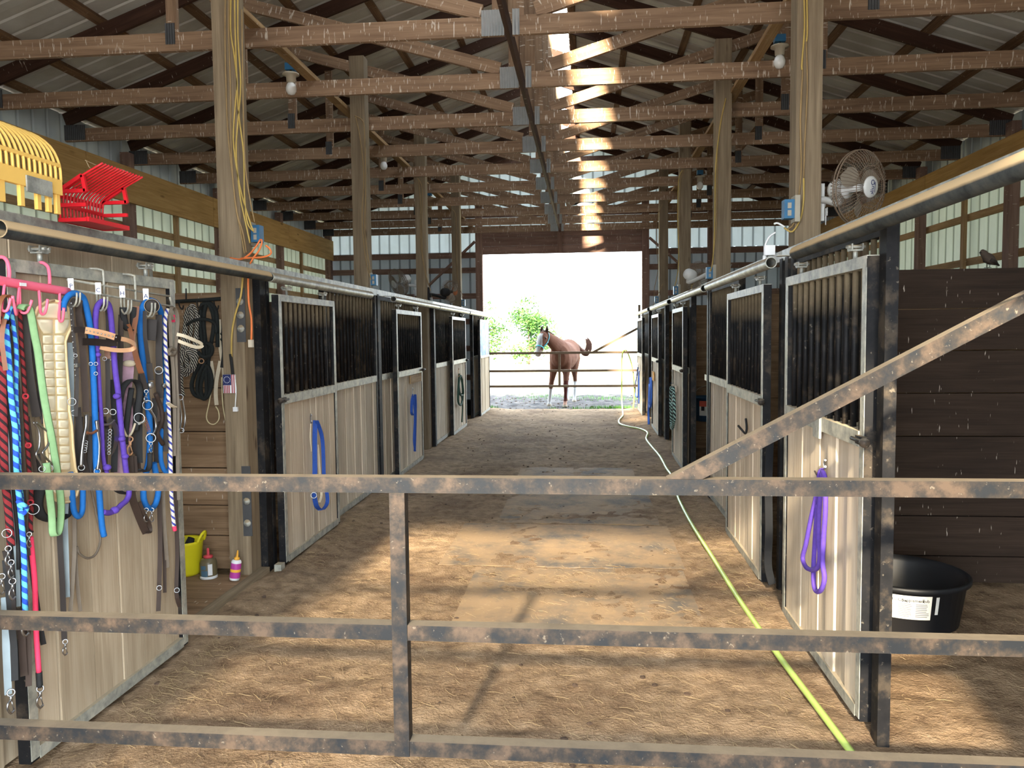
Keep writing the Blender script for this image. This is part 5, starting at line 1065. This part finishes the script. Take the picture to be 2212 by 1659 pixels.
pbox('hook_block', M['plank'], R3, 1.10, 1.124, 9.93, 10.33, .90, .98)
door_rope('long royal blue rope reaching the floor on the fourth right door', 'rope', 1.125, [('r', 'blue2', [(1405, 816), (1403, 850), (1401, 890), (1402, 928)], 5, .03), ('r', 'blue2', [(1406, 816), (1407, 850), (1405, 880), (1402, 866), (1403, 830)], 4.5, .05)], None)
pbox('hook_block', M['girt'], R4, 1.10, 1.124, 13.2, 13.5, .85, 1.0)
door_rope('blue rope loop on the last right door', 'rope', 1.085, [('r', 'blue2', [(1378, 794), (1373, 830), (1372, 850), (1376, 858), (1379, 850), (1380, 800), (1380, 830), (1380, 872)], 2.6, .03)], (1378, 790))
# ---------------------------------------------------------------- mats, hose, tubs
for lab, x0, x1, y0, y1 in (('nearest dusty rubber stall mat on the aisle floor', -.79, .66, 4.28, 5.42), ('wide rubber mat beyond the first mat, sunlit', -1.08, .68, 5.46, 6.7), ('third rubber mat along the aisle', -.80, .62, 6.74, 8.1), ('fourth rubber mat half buried in dirt', -.82, .55, 8.14, 9.6)):
    xs_ = np.linspace(x0, x1, 14); ys_ = np.linspace(y0, y1, 12); b = MB()
    zf = lambda x, y: float(floor_h(np.array([[x]]), np.array([[y]]))[0, 0])*.35-.003
    for y in ys_:
        for x in xs_: b.v.append(Vector((x, y, zf(x, y))))
    nx = 14
    for j in range(11):
        for i in range(13): a = j*nx+i; b.face([a, a+1, a+nx+1, a+nx], [(0,0)]*4, True)
    per = list(range(nx)) + [j*nx+nx-1 for j in range(1, 12)] + [11*nx+i for i in range(nx-2, -1, -1)] + [j*nx for j in range(10, 0, -1)]
    n0 = len(b.v)
    np_ = len(per)
    for i in per: b.v.append(b.v[i].copy())
    for i in per: b.v.append(b.v[i]-Vector((0,0,.03)))
    for k in range(np_): k2 = (k+1) % np_; b.face([n0+k2, n0+k, n0+np_+k, n0+np_+k2], [(0,0)]*4)
    tag(b.build('rubber_mat', M['mat'], None), lab, 'mat', 'rubber mats in the aisle')
hp = [(1862, 1659), (1850, 1640), (1760, 1520), (1670, 1400), (1600, 1300), (1540, 1205), (1490, 1125), (1463, 1070), (1452, 1030), (1440, 1012), (1425, 985), (1408, 965), (1396, 948), (1399, 935), (1385, 927), (1360, 922), (1340, 916), (1337, 908), (1345, 898), (1345, 890)]
P = []
for x, y in hp: p = atZ(x, y, .016); P.append(p)
top = [(1343, 860), (1343, 820), (1343, 785), (1345, 762)]
P += [atY(x, y, 16.98) for x, y in top] + [atY(1349, 757, 17.0), atY(1355, 760, 17.09), atY(1365, 790, 17.12), atY(1370, 830, 17.12), atY(1369, 870, 17.1), atY(1367, 885, 17.1)]
q = thing('garden_hose', 'lime green hose snaking along the right side of the aisle', 'hose', P[0], None); ptube('hose', M['hose'], q, smooth(P, 5), .0155, 8)
def bucket(o, r, h, mat, label, lab=False, bail=True):
    o = Vector(o); t = thing('bucket', label, 'bucket', o, 'stall buckets'); b = MB()
    b.lathe(o, (0,0,1), [(0, 0), (r*.82, 0), (r, h-.02), (r+.012, h-.02), (r+.012, h), (r-.006, h), (r*.8, .01), (0, .01)], 22); b.build('bucket_body', mat, t, fix=True)
    if lab:
        wrap(o, r*.98, h*.25, h*.85, -.75, -.2, M['paper'], 'label', t); wrap(o, r*.985, h*.62, h*.85, -.75, -.2, M['redw'], 'label_print', t); wrap(o, r*.988, h*.45, h*.62, -.6, -.35, M['inkd'], 'label_print', t)
    if bail: ptube('bail', M['galv'], t, smooth([o+Vector((-r, 0, h)), o+Vector((-r*.7, .0, h+.1)), o+Vector((0, .02, h+.15)), o+Vector((r*.7, 0, h+.1)), o+Vector((r, 0, h))], 4), .004, 6)
    return t
bucket((1.67, 11.03, .42), .19, .34, M['bucket'], 'dark blue bucket with red label hung in the second right stall', True)
bucket((1.67, 14.05, .42), .19, .34, M['bucket'], 'blue bucket with paper label hung in the third right stall', True)
bucket((-2.46, 15.95, .0), .15, .3, M['tub'], 'black bucket just inside the last left stall')
o = Vector((1.80, 4.60, -.03)); t = thing('feed_tub', 'low black rubber tub with printed paper label in the open stall', 'tub', o, None)
b = MB(); b.lathe(o, (0,0,1), [(0, .0), (.26, .0), (.295, .03), (.33, .265), (.352, .272), (.354, .296), (.34, .30), (.322, .265), (.28, .04), (0, .02)], 40); b.build('tub_body', M['tub'], t, fix=True)
def tubwrap(z0, z1, a0, a1, mat, nm, par, e=.002, n=10):
    b = MB()
    for i in range(n+1):
        a = a0+(a1-a0)*i/n
        for z in (z0, z1): R = .295+(.33-.295)*(z-.03)/.235+e; b.v.append(o+Vector((math.sin(a)*R, -math.cos(a)*R, z)))
    for i in range(n): b.face([2*i, 2*i+2, 2*i+3, 2*i+1], [(0,0)]*4)
    return b.build(nm, mat, par)
lb = tubwrap(.12, .255, -.75, .10, M['paper'], 'paper_label', t); tubwrap(.15, .25, .17, .225, M['paper'], 'paper_scrap', t)
for (a0, a1, z0, z1, n_) in ((-.42, -.20, .135, .205, 8), (-.15, .07, .135, .205, 8), (-.70, -.48, .13, .23, 10)):
    for k in range(n_): z = z0+(z1-z0)*k/(n_-1); tubwrap(z, z+.0045, a0, a1-random.random()*.05, M['ink'], 'print_line', lb, .0028, 4)
for k, (txt, a) in enumerate((('50% Cow', -.42), ('Supplement', -.19), ('Tub', .0))):
    z = .229; R = .295+.035*(z-.03)/.235+.0035; text_mesh(txt, .024, M['inkd'], 'lettering', o+Vector((math.sin(a)*R, -math.cos(a)*R, z)), (math.cos(a), math.sin(a), 0), (0,0,1), lb)
# ---------------------------------------------------------------- straw, clods
def straw(name, pts, lab, Lr=(.02, .09), w=.0011, mat='straw', zf=None):
    V = []; F = []
    for x, y in pts:
        L = random.uniform(*Lr); a = random.uniform(0, math.pi); z = float(zf(x, y)) if zf else 0; c_, s_ = math.cos(a), math.sin(a); n = len(V); t0, t1 = random.uniform(.002, .008), random.uniform(.002, .014); bend = random.uniform(-.25, .25)*L
        for f, h in ((-.5, t0), (0, (t0+t1)/2+.003), (.5, t1)):
            px, py = x+c_*L*f-s_*bend*(1-4*f*f)*.5, y+s_*L*f+c_*bend*(1-4*f*f)*.5
            V += [(px-s_*w, py+c_*w, z+h), (px+s_*w, py-c_*w, z+h+.001), (px, py, z+h+w*1.2)]
        for k in (0, 3): F += [(n+k, n+k+1, n+k+4, n+k+3), (n+k+1, n+k+2, n+k+5, n+k+4), (n+k+2, n+k, n+k+3, n+k+5)]
    me = bpy.data.meshes.new(name); me.from_pydata(V, [], F); me.materials.append(M[mat]); me.update(); ob = link(bpy.data.objects.new(name, me), (0,0,0)); return tag(ob, lab, 'straw', None, 'stuff')
fh = lambda x, y: floor_h(np.array([[x]]), np.array([[y]]))[0, 0]
pts = []
for _ in range(1900):
    y = 2.5+abs(random.gauss(0, 1))*3.4
    if y < 17: pts.append((random.uniform(-2.1, 1.1), y))
for _ in range(700): pts.append((-2.12+abs(random.gauss(0, .16)), random.uniform(5.3, 8.2)))
for _ in range(350): pts.append((-2.05+abs(random.gauss(0, .12)), random.uniform(2.9, 4.0)))
for _ in range(300): pts.append((1.06-abs(random.gauss(0, .14)), random.uniform(4.2, 8.5)))
for _ in range(260): pts.append((random.gauss(-.35, .3), random.gauss(5.1, .22)))
for _ in range(500): pts.append((random.uniform(1.3, 4.0), random.uniform(1.5, 5.1)))
straw('straw', pts, 'loose hay and straw bits scattered over the dirt floor', zf=fh)
V = []; F = []
ico = [(0,0,1),(.894,0,.447),(.276,.851,.447),(-.724,.526,.447),(-.724,-.526,.447),(.276,-.851,.447),(.724,.526,-.447),(-.276,.851,-.447),(-.894,0,-.447),(-.276,-.851,-.447),(.724,-.526,-.447),(0,0,-1)]
icf = [(0,1,2),(0,2,3),(0,3,4),(0,4,5),(0,5,1),(1,6,2),(2,7,3),(3,8,4),(4,9,5),(5,10,1),(6,7,2),(7,8,3),(8,9,4),(9,10,5),(10,6,1),(11,7,6),(11,8,7),(11,9,8),(11,10,9),(11,6,10)]
for _ in range(330):
    y = random.uniform(2.6, 17) if random.random() < .6 else random.uniform(17.4, 21); x = random.uniform(-2.1, 1.05) if y < 17.3 else random.uniform(-2.6, 1.8); r = random.uniform(.005, .016)*(1 if y < 17.2 else 2.2); n = len(V); z = fh(x, y) if y < 17.3 else float(yard_h(np.array([[x]]), np.array([[y]]))[0, 0])
    for v in ico: V.append((x+v[0]*r*random.uniform(.7, 1.4), y+v[1]*r*random.uniform(.7, 1.4), z+v[2]*r*.6+.002))
    F += [tuple(n+i for i in f) for f in icf]
me = bpy.data.meshes.new('dirt_clods'); me.from_pydata(V, [], F); me.materials.append(M['clod']); me.update(); tag(link(bpy.data.objects.new('dirt_clods', me), (0,0,0)), 'small dark dirt clods and droppings on the ground', 'dirt', None, 'stuff')
# ================================================================ horse beyond the far gate
def horse():
    O = Vector((-.52, 18.78, -.03)); fw = Vector((-.16, -.987, 0)); lf = Vector((.987, -.16, 0)); up = Vector((0,0,1))
    Wp = lambda f, l, z: O + fw*f + lf*l + up*z
    b = MB()
    def loft(secs, n=20, side=None):
        P = [Wp(*s[0]) for s in secs]; b.tube(P, [s[1] for s in secs], n, r2=[s[2] for s in secs], wd=side if side is not None else lf)
    # trunk
    loft([((-.86, 0, 1.24), .07, .10), ((-.80, 0, 1.24), .17, .22), ((-.66, 0, 1.23), .255, .30), ((-.46, 0, 1.235), .29, .325), ((-.2, 0, 1.185), .29, .31), ((.1, 0, 1.14), .305, .345), ((.36, 0, 1.15), .28, .37), ((.56, 0, 1.17), .255, .36), ((.72, 0, 1.15), .235, .29), ((.83, 0, 1.13), .16, .2), ((.88, 0, 1.13), .07, .10)], 24)
    # neck
    loft([((.52, 0, 1.28), .17, .30), ((.70, -.03, 1.36), .145, .25), ((.86, -.10, 1.48), .115, .195), ((.98, -.19, 1.58), .095, .155), ((1.05, -.26, 1.64), .085, .125), ((1.08, -.30, 1.66), .05, .07)], 18)
    # head, turned to the horse's right
    hs = (lf*.94 + fw*.33).normalized()
    hp = [((1.03, -.26, 1.70), .065, .07), ((1.07, -.285, 1.66), .10, .12), ((1.12, -.305, 1.575), .125, .14), ((1.17, -.325, 1.49), .112, .128), ((1.22, -.345, 1.39), .088, .10), ((1.265, -.365, 1.29), .072, .078), ((1.295, -.38, 1.225), .072, .078), ((1.31, -.387, 1.19), .05, .052), ((1.313, -.389, 1.175), .024, .024)]
    loft(hp, 18, hs)
    b.tube([Wp(1.02, -.30, 1.60), Wp(1.07, -.325, 1.50), Wp(1.14, -.355, 1.42)], [.05, .085, .04], 12, r2=[.03, .04, .03], wd=hs.cross(up))   # jaw
    hd = (Wp(*hp[6][0])-Wp(*hp[1][0])).normalized(); hf = hs.cross(hd).normalized()
    if hf.dot(fw) < 0: hf = -hf
    for q in (-1, 1):   # ears
        e = Wp(1.05, -.275, 1.725)+hs*q*.066; b.tube([e-up*.05, e, e+up*.07+hs*q*.006+hf*.01, e+up*.125+hs*q*.0-hf*.0, e+up*.15], [.03, .042, .038, .022, .006], 10, r2=[.026, .03, .026, .016, .006], wd=hs)
        n_ = Wp(1.315, -.385, 1.255)+hs*q*.045; b.ball(n_, .03, 10, 7, (1, 1, .9))
        b.ball(Wp(1.135, -.315, 1.575)+hs*q*.102+hf*.02, .036, 10, 7)
    # legs (f, l of each joint)
    def front(f, l, fb, lb_):
        loft([((f-.02, l*.95, 1.18), .12, .16), ((f, l, 1.0), .12, .155), ((f, l+(lb_-l)*.15, .86), .098, .122), ((f+(fb-f)*.3, l+(lb_-l)*.4, .70), .074, .09), ((f+(fb-f)*.55, l+(lb_-l)*.6, .56), .058, .066), ((f+(fb-f)*.65, l+(lb_-l)*.7, .49), .062, .066), ((f+(fb-f)*.7, l+(lb_-l)*.75, .42), .046, .05), ((f+(fb-f)*.8, l+(lb_-l)*.85, .29), .038, .044), ((f+(fb-f)*.9, l+(lb_-l)*.95, .17), .044, .05), ((fb, lb_, .135), .05, .054), ((fb+.025, lb_, .085), .038, .042), ((fb+.035, lb_, .062), .05, .056), ((fb+.045, lb_, .012), .062, .072), ((fb+.045, lb_, 0.0), .06, .07)], 14)
    front(.60, -.14, .68, -.25); front(.60, .14, .86, .16)
    def hind(f, l, fb, lb_):
        d = fb+.62
        loft([((-.56, l*.85, 1.28), .13, .22), ((-.54+d*.1, l, 1.08), .135, .235), ((-.50+d*.2, l, .92), .11, .185), ((-.54+d*.5, l+(lb_-l)*.3, .76), .08, .115), ((-.64+d*.75, l+(lb_-l)*.5, .62), .055, .07), ((-.70+d*.9, l+(lb_-l)*.6, .54), .052, .066), ((-.70+d*.95, l+(lb_-l)*.7, .46), .042, .052), ((-.68+d, l+(lb_-l)*.8, .33), .042, .048), ((-.66+d, lb_, .19), .042, .048), ((-.65+d, lb_, .14), .044, .05), ((-.62+d, lb_, .09), .039, .044), ((-.61+d, lb_, .062), .05, .056), ((-.60+d, lb_, .012), .06, .068), ((-.60+d, lb_, 0), .058, .066)], 14)
    hind(-.55, -.13, -.78, -.10); hind(-.55, .14, -.5, .13)
    tmp = b.build('horse_tmp', M['bird'], None, origin=O, fix=True)
    md = tmp.modifiers.new('r', 'REMESH'); md.mode = 'VOXEL'; md.voxel_size = .014; md.use_smooth_shade = True
    ms = tmp.modifiers.new('s', 'SMOOTH'); ms.factor = .5; ms.iterations = 5
    dg = bpy.context.evaluated_depsgraph_get(); dg.update(); me = bpy.data.meshes.new_from_object(tmp.evaluated_get(dg)); bpy.data.objects.remove(tmp)
    # coat markings as a colour attribute
    n = len(me.vertices); co = np.empty(n*3); me.vertices.foreach_get('co', co); co = co.reshape(-1, 3); col = np.tile(np.array(hexc(108, 74, 60)), (n, 1))
    r = np.random.default_rng(3); z = co[:, 2]; F = co @ np.array(fw); Lt = co @ np.array(lf)
    col[:, :3] *= (.9+.25*vnoise(F*1.0+9, z+Lt, .12, 21))[:, None]
    white = np.array(hexc(176, 176, 176)); dark = np.array(hexc(58, 40, 34))
    fl = F > .3
    sock = ((fl & (Lt < -.08) & (z < .40)) | (~fl & (Lt < .02) & (z < .52)) | (~fl & (Lt >= .02) & (z < .50))); col[sock] = white
    rf = fl & (Lt >= -.08) & (z < .6); col[rf & (z > .1)] = np.array(hexc(72, 36, 32)); col[(z < .14) & rf] = np.array(hexc(176, 140, 124))
    col[z < .058] = np.array(hexc(170, 160, 146))
    hc = co - np.array(Wp(*hp[2][0]) - O); hh = hc @ np.array(hd); hside = hc @ np.array(hs); hfr = hc @ np.array(hf)
    head = (F > .95) & (z > 1.15)
    blaze = head & (np.abs(hside+.005) < .066 + .02*np.sin(hh*9)) & (hfr > .055) & (hh > -.075); col[blaze] = white
    muz = head & (hh > .30); col[muz] = np.array(hexc(150, 132, 124)); col[head & (hh > .27) & (hfr > .0) & (np.abs(hside) < .035)] = white
    col[head & (z > 1.735)] = dark
    at = me.color_attributes.new('coat', 'FLOAT_COLOR', 'POINT'); col[:, 3] = 1; at.data.foreach_set('color', col.astype(np.float32).ravel())
    t = NT('chestnut coat'); a = t.n('ShaderNodeVertexColor'); a.layer_name = 'coat'; nz = t.noise(t.coord('Object', (1,1,.3)), 40, 2)
    c = t.mix(t.math('MULTIPLY', nz, .3), a.outputs['Color'], K1); m_ = t.done(c, .85, 0, .08)
    me.materials.clear(); me.materials.append(m_); me.polygons.foreach_set('use_smooth', [True]*len(me.polygons)); me.name = 'horse'
    ob = tag(link(bpy.data.objects.new('horse', me), O), 'chestnut horse with white blaze and turquoise halter standing beyond the far gate', 'horse')
    eye = plain('dark eye', (.01, .008, .006), .1)
    for q in (-1, 1): e = MB(); e.ball(Wp(1.135, -.315, 1.575)+hs*q*.118+hf*.036, .02, 10, 7); e.build('eye', eye, ob)
    for q in (-1, 1): e = MB(); e.ball(Wp(1.32, -.385, 1.25)+hs*q*.052+hf*.03, .012, 8, 6, (1, 1, .7)); e.build('nostril', M['blk'], ob)
    # halter
    turq = plain('turquoise halter', hexc(60, 176, 196), .6)
    def band(i0, f, gr, a0=0, a1=2*math.pi, n=24):
        c0 = Wp(*hp[i0][0])*(1-f)+Wp(*hp[i0+1][0])*f; ra = hp[i0][1]*(1-f)+hp[i0+1][1]*f; rb = hp[i0][2]*(1-f)+hp[i0+1][2]*f
        return [c0 + hs*math.cos(a0+(a1-a0)*k/n)*(ra+gr) + hf*math.sin(a0+(a1-a0)*k/n)*(rb+gr) for k in range(n+1)]
    hb = MB(); P = band(4, .15, .012); hb.tube(P[:-1], .013, 6, r2=.005, wd=hd, closed=True, cap=False); hb.build('noseband', turq, ob)
    for q in (-1, 1):
        c0 = Wp(*hp[4][0])+hs*q*.102; c1 = Wp(1.10, -.305, 1.50)+hs*q*.132; c2 = Wp(1.04, -.28, 1.62)+hs*q*.13; c3 = Wp(1.03, -.27, 1.72)+hs*q*.085
        hb = MB(); hb.tube(smooth([c0, c1], 3), .012, 6, r2=.005, wd=hf); hb.tube(smooth([c1, c2, c3, Wp(1.01, -.265, 1.755)], 4), .012, 6, r2=.005, wd=hf); hb.build('cheek_strap', turq, ob)
        hb = MB(); hb.ring(c1, hs, .018, .004, 12, 5); hb.build('halter_ring', M['chrome'], ob)
    hb = MB(); hb.tube(smooth([Wp(1.10, -.305, 1.50)+hs*.132, Wp(1.03, -.315, 1.42)+hs*.06, Wp(1.03, -.34, 1.42)-hs*.06, Wp(1.10, -.305, 1.50)-hs*.132], 4), .012, 6, r2=.005, wd=up); hb.build('throat_strap', turq, ob)
    # mane, forelock, tail
    hair = plain('dark chestnut hair', hexc(82, 50, 36), .6, var=.4, nscale=30); hb = MB()
    cr = [((1.03, -.25, 1.765)), (.98, -.19, 1.745), (.88, -.11, 1.68), (.76, -.05, 1.60), (.62, -.01, 1.55), (.5, 0, 1.525)]
    for k in range(60):
        f = k/59*4.99; i = int(f); g_ = f-i; a = Vector(cr[i])*(1-g_)+Vector(cr[i+1])*g_; p = Wp(*a); s_ = random.uniform(-.2, -1.0); L = random.uniform(.10, .2)
        hb.tube([p-up*.03, p+up*.012+lf*s_*.02, p+lf*s_*.09-up*L*.5, p+lf*s_*.12-up*L], [.012, .013, .010, .002], 5)
    hb.build('mane', hair, ob)
    hb = MB()
    for k in range(10): p = Wp(1.07, -.28, 1.745)+hs*random.uniform(-.03, .03); hb.tube([p-up*.02, p+hf*.05, p+hf*.075-up*random.uniform(.06, .13)+hs*random.uniform(-.03, .03)], [.008, .009, .002], 5)
    hb.build('forelock', hair, ob)
    hb = MB(); base = Wp(-.84, .02, 1.40)
    dock = [base, base-fw*.08+up*.0+lf*.10, base-fw*.10-up*.12+lf*.22, base-fw*.08-up*.17+lf*.34]
    hb.tube(smooth(dock, 4), .045, 10)
    for k in range(46):
        a = random.uniform(0, 6.28); o_ = lf*math.cos(a)*.05+up*math.sin(a)*.05; e = random.uniform(.6, 1.0)
        hb.tube(smooth([dock[1]+o_*.4, dock[2]+o_*.9-up*.03, dock[3]+o_*1.3-up*.04, dock[3]+lf*.09*e+up*(.10+.05*e)+o_*1.1, dock[3]+lf*(.06-.05*e)+up*(.18+.16*e)+o_*.6], 3), [.016]*12+[.003], 5)
    hb.build('tail', hair, ob)
horse()
# ================================================================ trees and grass outside
def tree(x, y, h, r, label, seed, n=2600, grp='trees beyond the yard', leaf=(.05, .11)):
    rr = random.Random(seed); t = thing('tree', label, 'tree', (x, y, -.1), grp); b = MB()
    b.tube(smooth([(x, y, -.1), (x+.05, y, h*.25), (x-.03, y, h*.55), (x, y, h*.9)], 4), [h*.018*(1-i/14) for i in range(13)], 8)
    tips = []
    for k in range(16):
        z0 = h*rr.uniform(.08, .75); a = rr.uniform(0, 6.28); L = r*rr.uniform(.6, 1.0)*(1.15-z0/h*.7); p = Vector((x, y, z0)); q = p+Vector((math.cos(a)*L, math.sin(a)*L, L*rr.uniform(.2, .6))); b.tube(smooth([p, (p+q)/2+Vector((0,0,-.04)), q], 3), [.05, .045, .04, .03, .025, .02, .01], 5); tips += [(p+q)/2, q, q]
    tips += [Vector((x, y, h*.95))]*2
    b.build('trunk', M['bark'], t); V = []; F = []
    for k in range(n):
        c = tips[rr.randrange(len(tips))]+Vector((rr.gauss(0, .33), rr.gauss(0, .33), rr.gauss(0, .24))); s = rr.uniform(*leaf); u = Vector((rr.gauss(0,1), rr.gauss(0,1), rr.gauss(0,.6))).normalized(); v = u.orthogonal().normalized(); i = len(V)
        V += [tuple(c-u*s), tuple(c+v*s*.6+u*s*.1), tuple(c+u*s), tuple(c-v*s*.6+u*s*.1)]; F.append((i, i+1, i+2, i+3))
    me = bpy.data.meshes.new('foliage'); me.from_pydata(V, [], F); me.materials.append(M['leaf']); me.update(); tag(link(bpy.data.objects.new('foliage', me), (x, y, -.1), t), kind='stuff'); me.transform(Matrix.Translation((-x, -y, .1)))
p = atY(1142, 740, 44); tree(p.x, 44, 3.7, 1.45, 'small leafy maple behind the horse, pale in bright light', 5, 4200)
p = atY(1052, 740, 44); tree(p.x, 44, 3.5, 1.1, 'leafy maple cut off by the left side of the far doorway', 6, 1800)
def tufts(name, spots, lab):
    V = []; F = []
    for x, y, sx, sy, k in spots:
        for _ in range(k):
            px = random.gauss(x, sx); py = random.gauss(y, sy); h = random.uniform(.03, .10); a = random.uniform(0, 6.28); w_ = .006; i = len(V); dx, dy = math.cos(a), math.sin(a); z = float(yard_h(np.array([[px]]), np.array([[py]]))[0, 0])-.005
            V += [(px-dx*w_, py-dy*w_, z), (px+dx*w_, py+dy*w_, z), (px+random.uniform(-.03, .03), py+random.uniform(-.03, .03), z+h)]; F.append((i, i+1, i+2))
    me = bpy.data.meshes.new(name); me.from_pydata(V, [], F); me.materials.append(M['grass']); me.update(); tag(link(bpy.data.objects.new(name, me), (0,0,0)), lab, 'grass', None, 'stuff')
tufts('grass', [(.55, 17.55, .35, .05, 500), (-.25, 17.45, .05, .04, 50), (-2.15, 17.6, .06, .1, 120), (-.75, 17.5, .05, .04, 40), (.5, 20, .5, .3, 300), (-1.2, 20.5, .6, .4, 200)], 'short green grass tufts at the threshold of the far doorway')

# added unseen tree outside the near doorway, dims the low sun on the floor
def added_shade_tree():
    rr = random.Random(11); x, y = -2.2, -14.5; t = thing('tree', 'added unseen tree outside the near doorway that dims the floor sun', 'tree', (x, y, -.1), 'added trees of the near yard')
    b = MB(); b.tube(smooth([(x-1.8, y-1.2, -.1), (x-1.6, y-1, 3.5), (x-.8, y-.4, 6.5), (x, y, 8.6)], 4), [.24-.015*i for i in range(13)], 10)
    for k in range(14): q = Vector((x+rr.uniform(-2.4, 2.4), y+rr.uniform(-1.4, 1.4), rr.uniform(6.4, 9.6))); b.tube([(x-.6, y-.3, rr.uniform(6.3, 7.6)), (q+Vector((x-.4, y, 7.5)))/2+Vector((0,0,.3)), q], [.06, .04, .015], 5)
    b.build('trunk', M['bark'], t); V = []; F = []
    for k in range(TREE_N):
        a = Vector((rr.gauss(0,1), rr.gauss(0,1), rr.gauss(0,1))).normalized()*(rr.random()**.4); c = Vector((x-.1+a.x*3.6, y+a.y*2.2, 8.0+a.z*2.15)); s_ = rr.uniform(.10, .15); u = Vector((rr.gauss(0,1), rr.gauss(0,1), rr.gauss(0,1))).normalized(); v = u.orthogonal().normalized(); i = len(V)
        V += [tuple(c-u*s_), tuple(c+v*s_*.6+u*s_*.1), tuple(c+u*s_), tuple(c-v*s_*.6+u*s_*.1)]; F.append((i, i+1, i+2, i+3))
    me = bpy.data.meshes.new('foliage'); me.from_pydata(V, [], F); me.materials.append(M['leaf']); me.transform(Matrix.Translation((-x, -y, .1))); me.update(); tag(link(bpy.data.objects.new('foliage', me), (x, y, -.1), t), kind='stuff')
TREE_N = 2300
added_shade_tree()
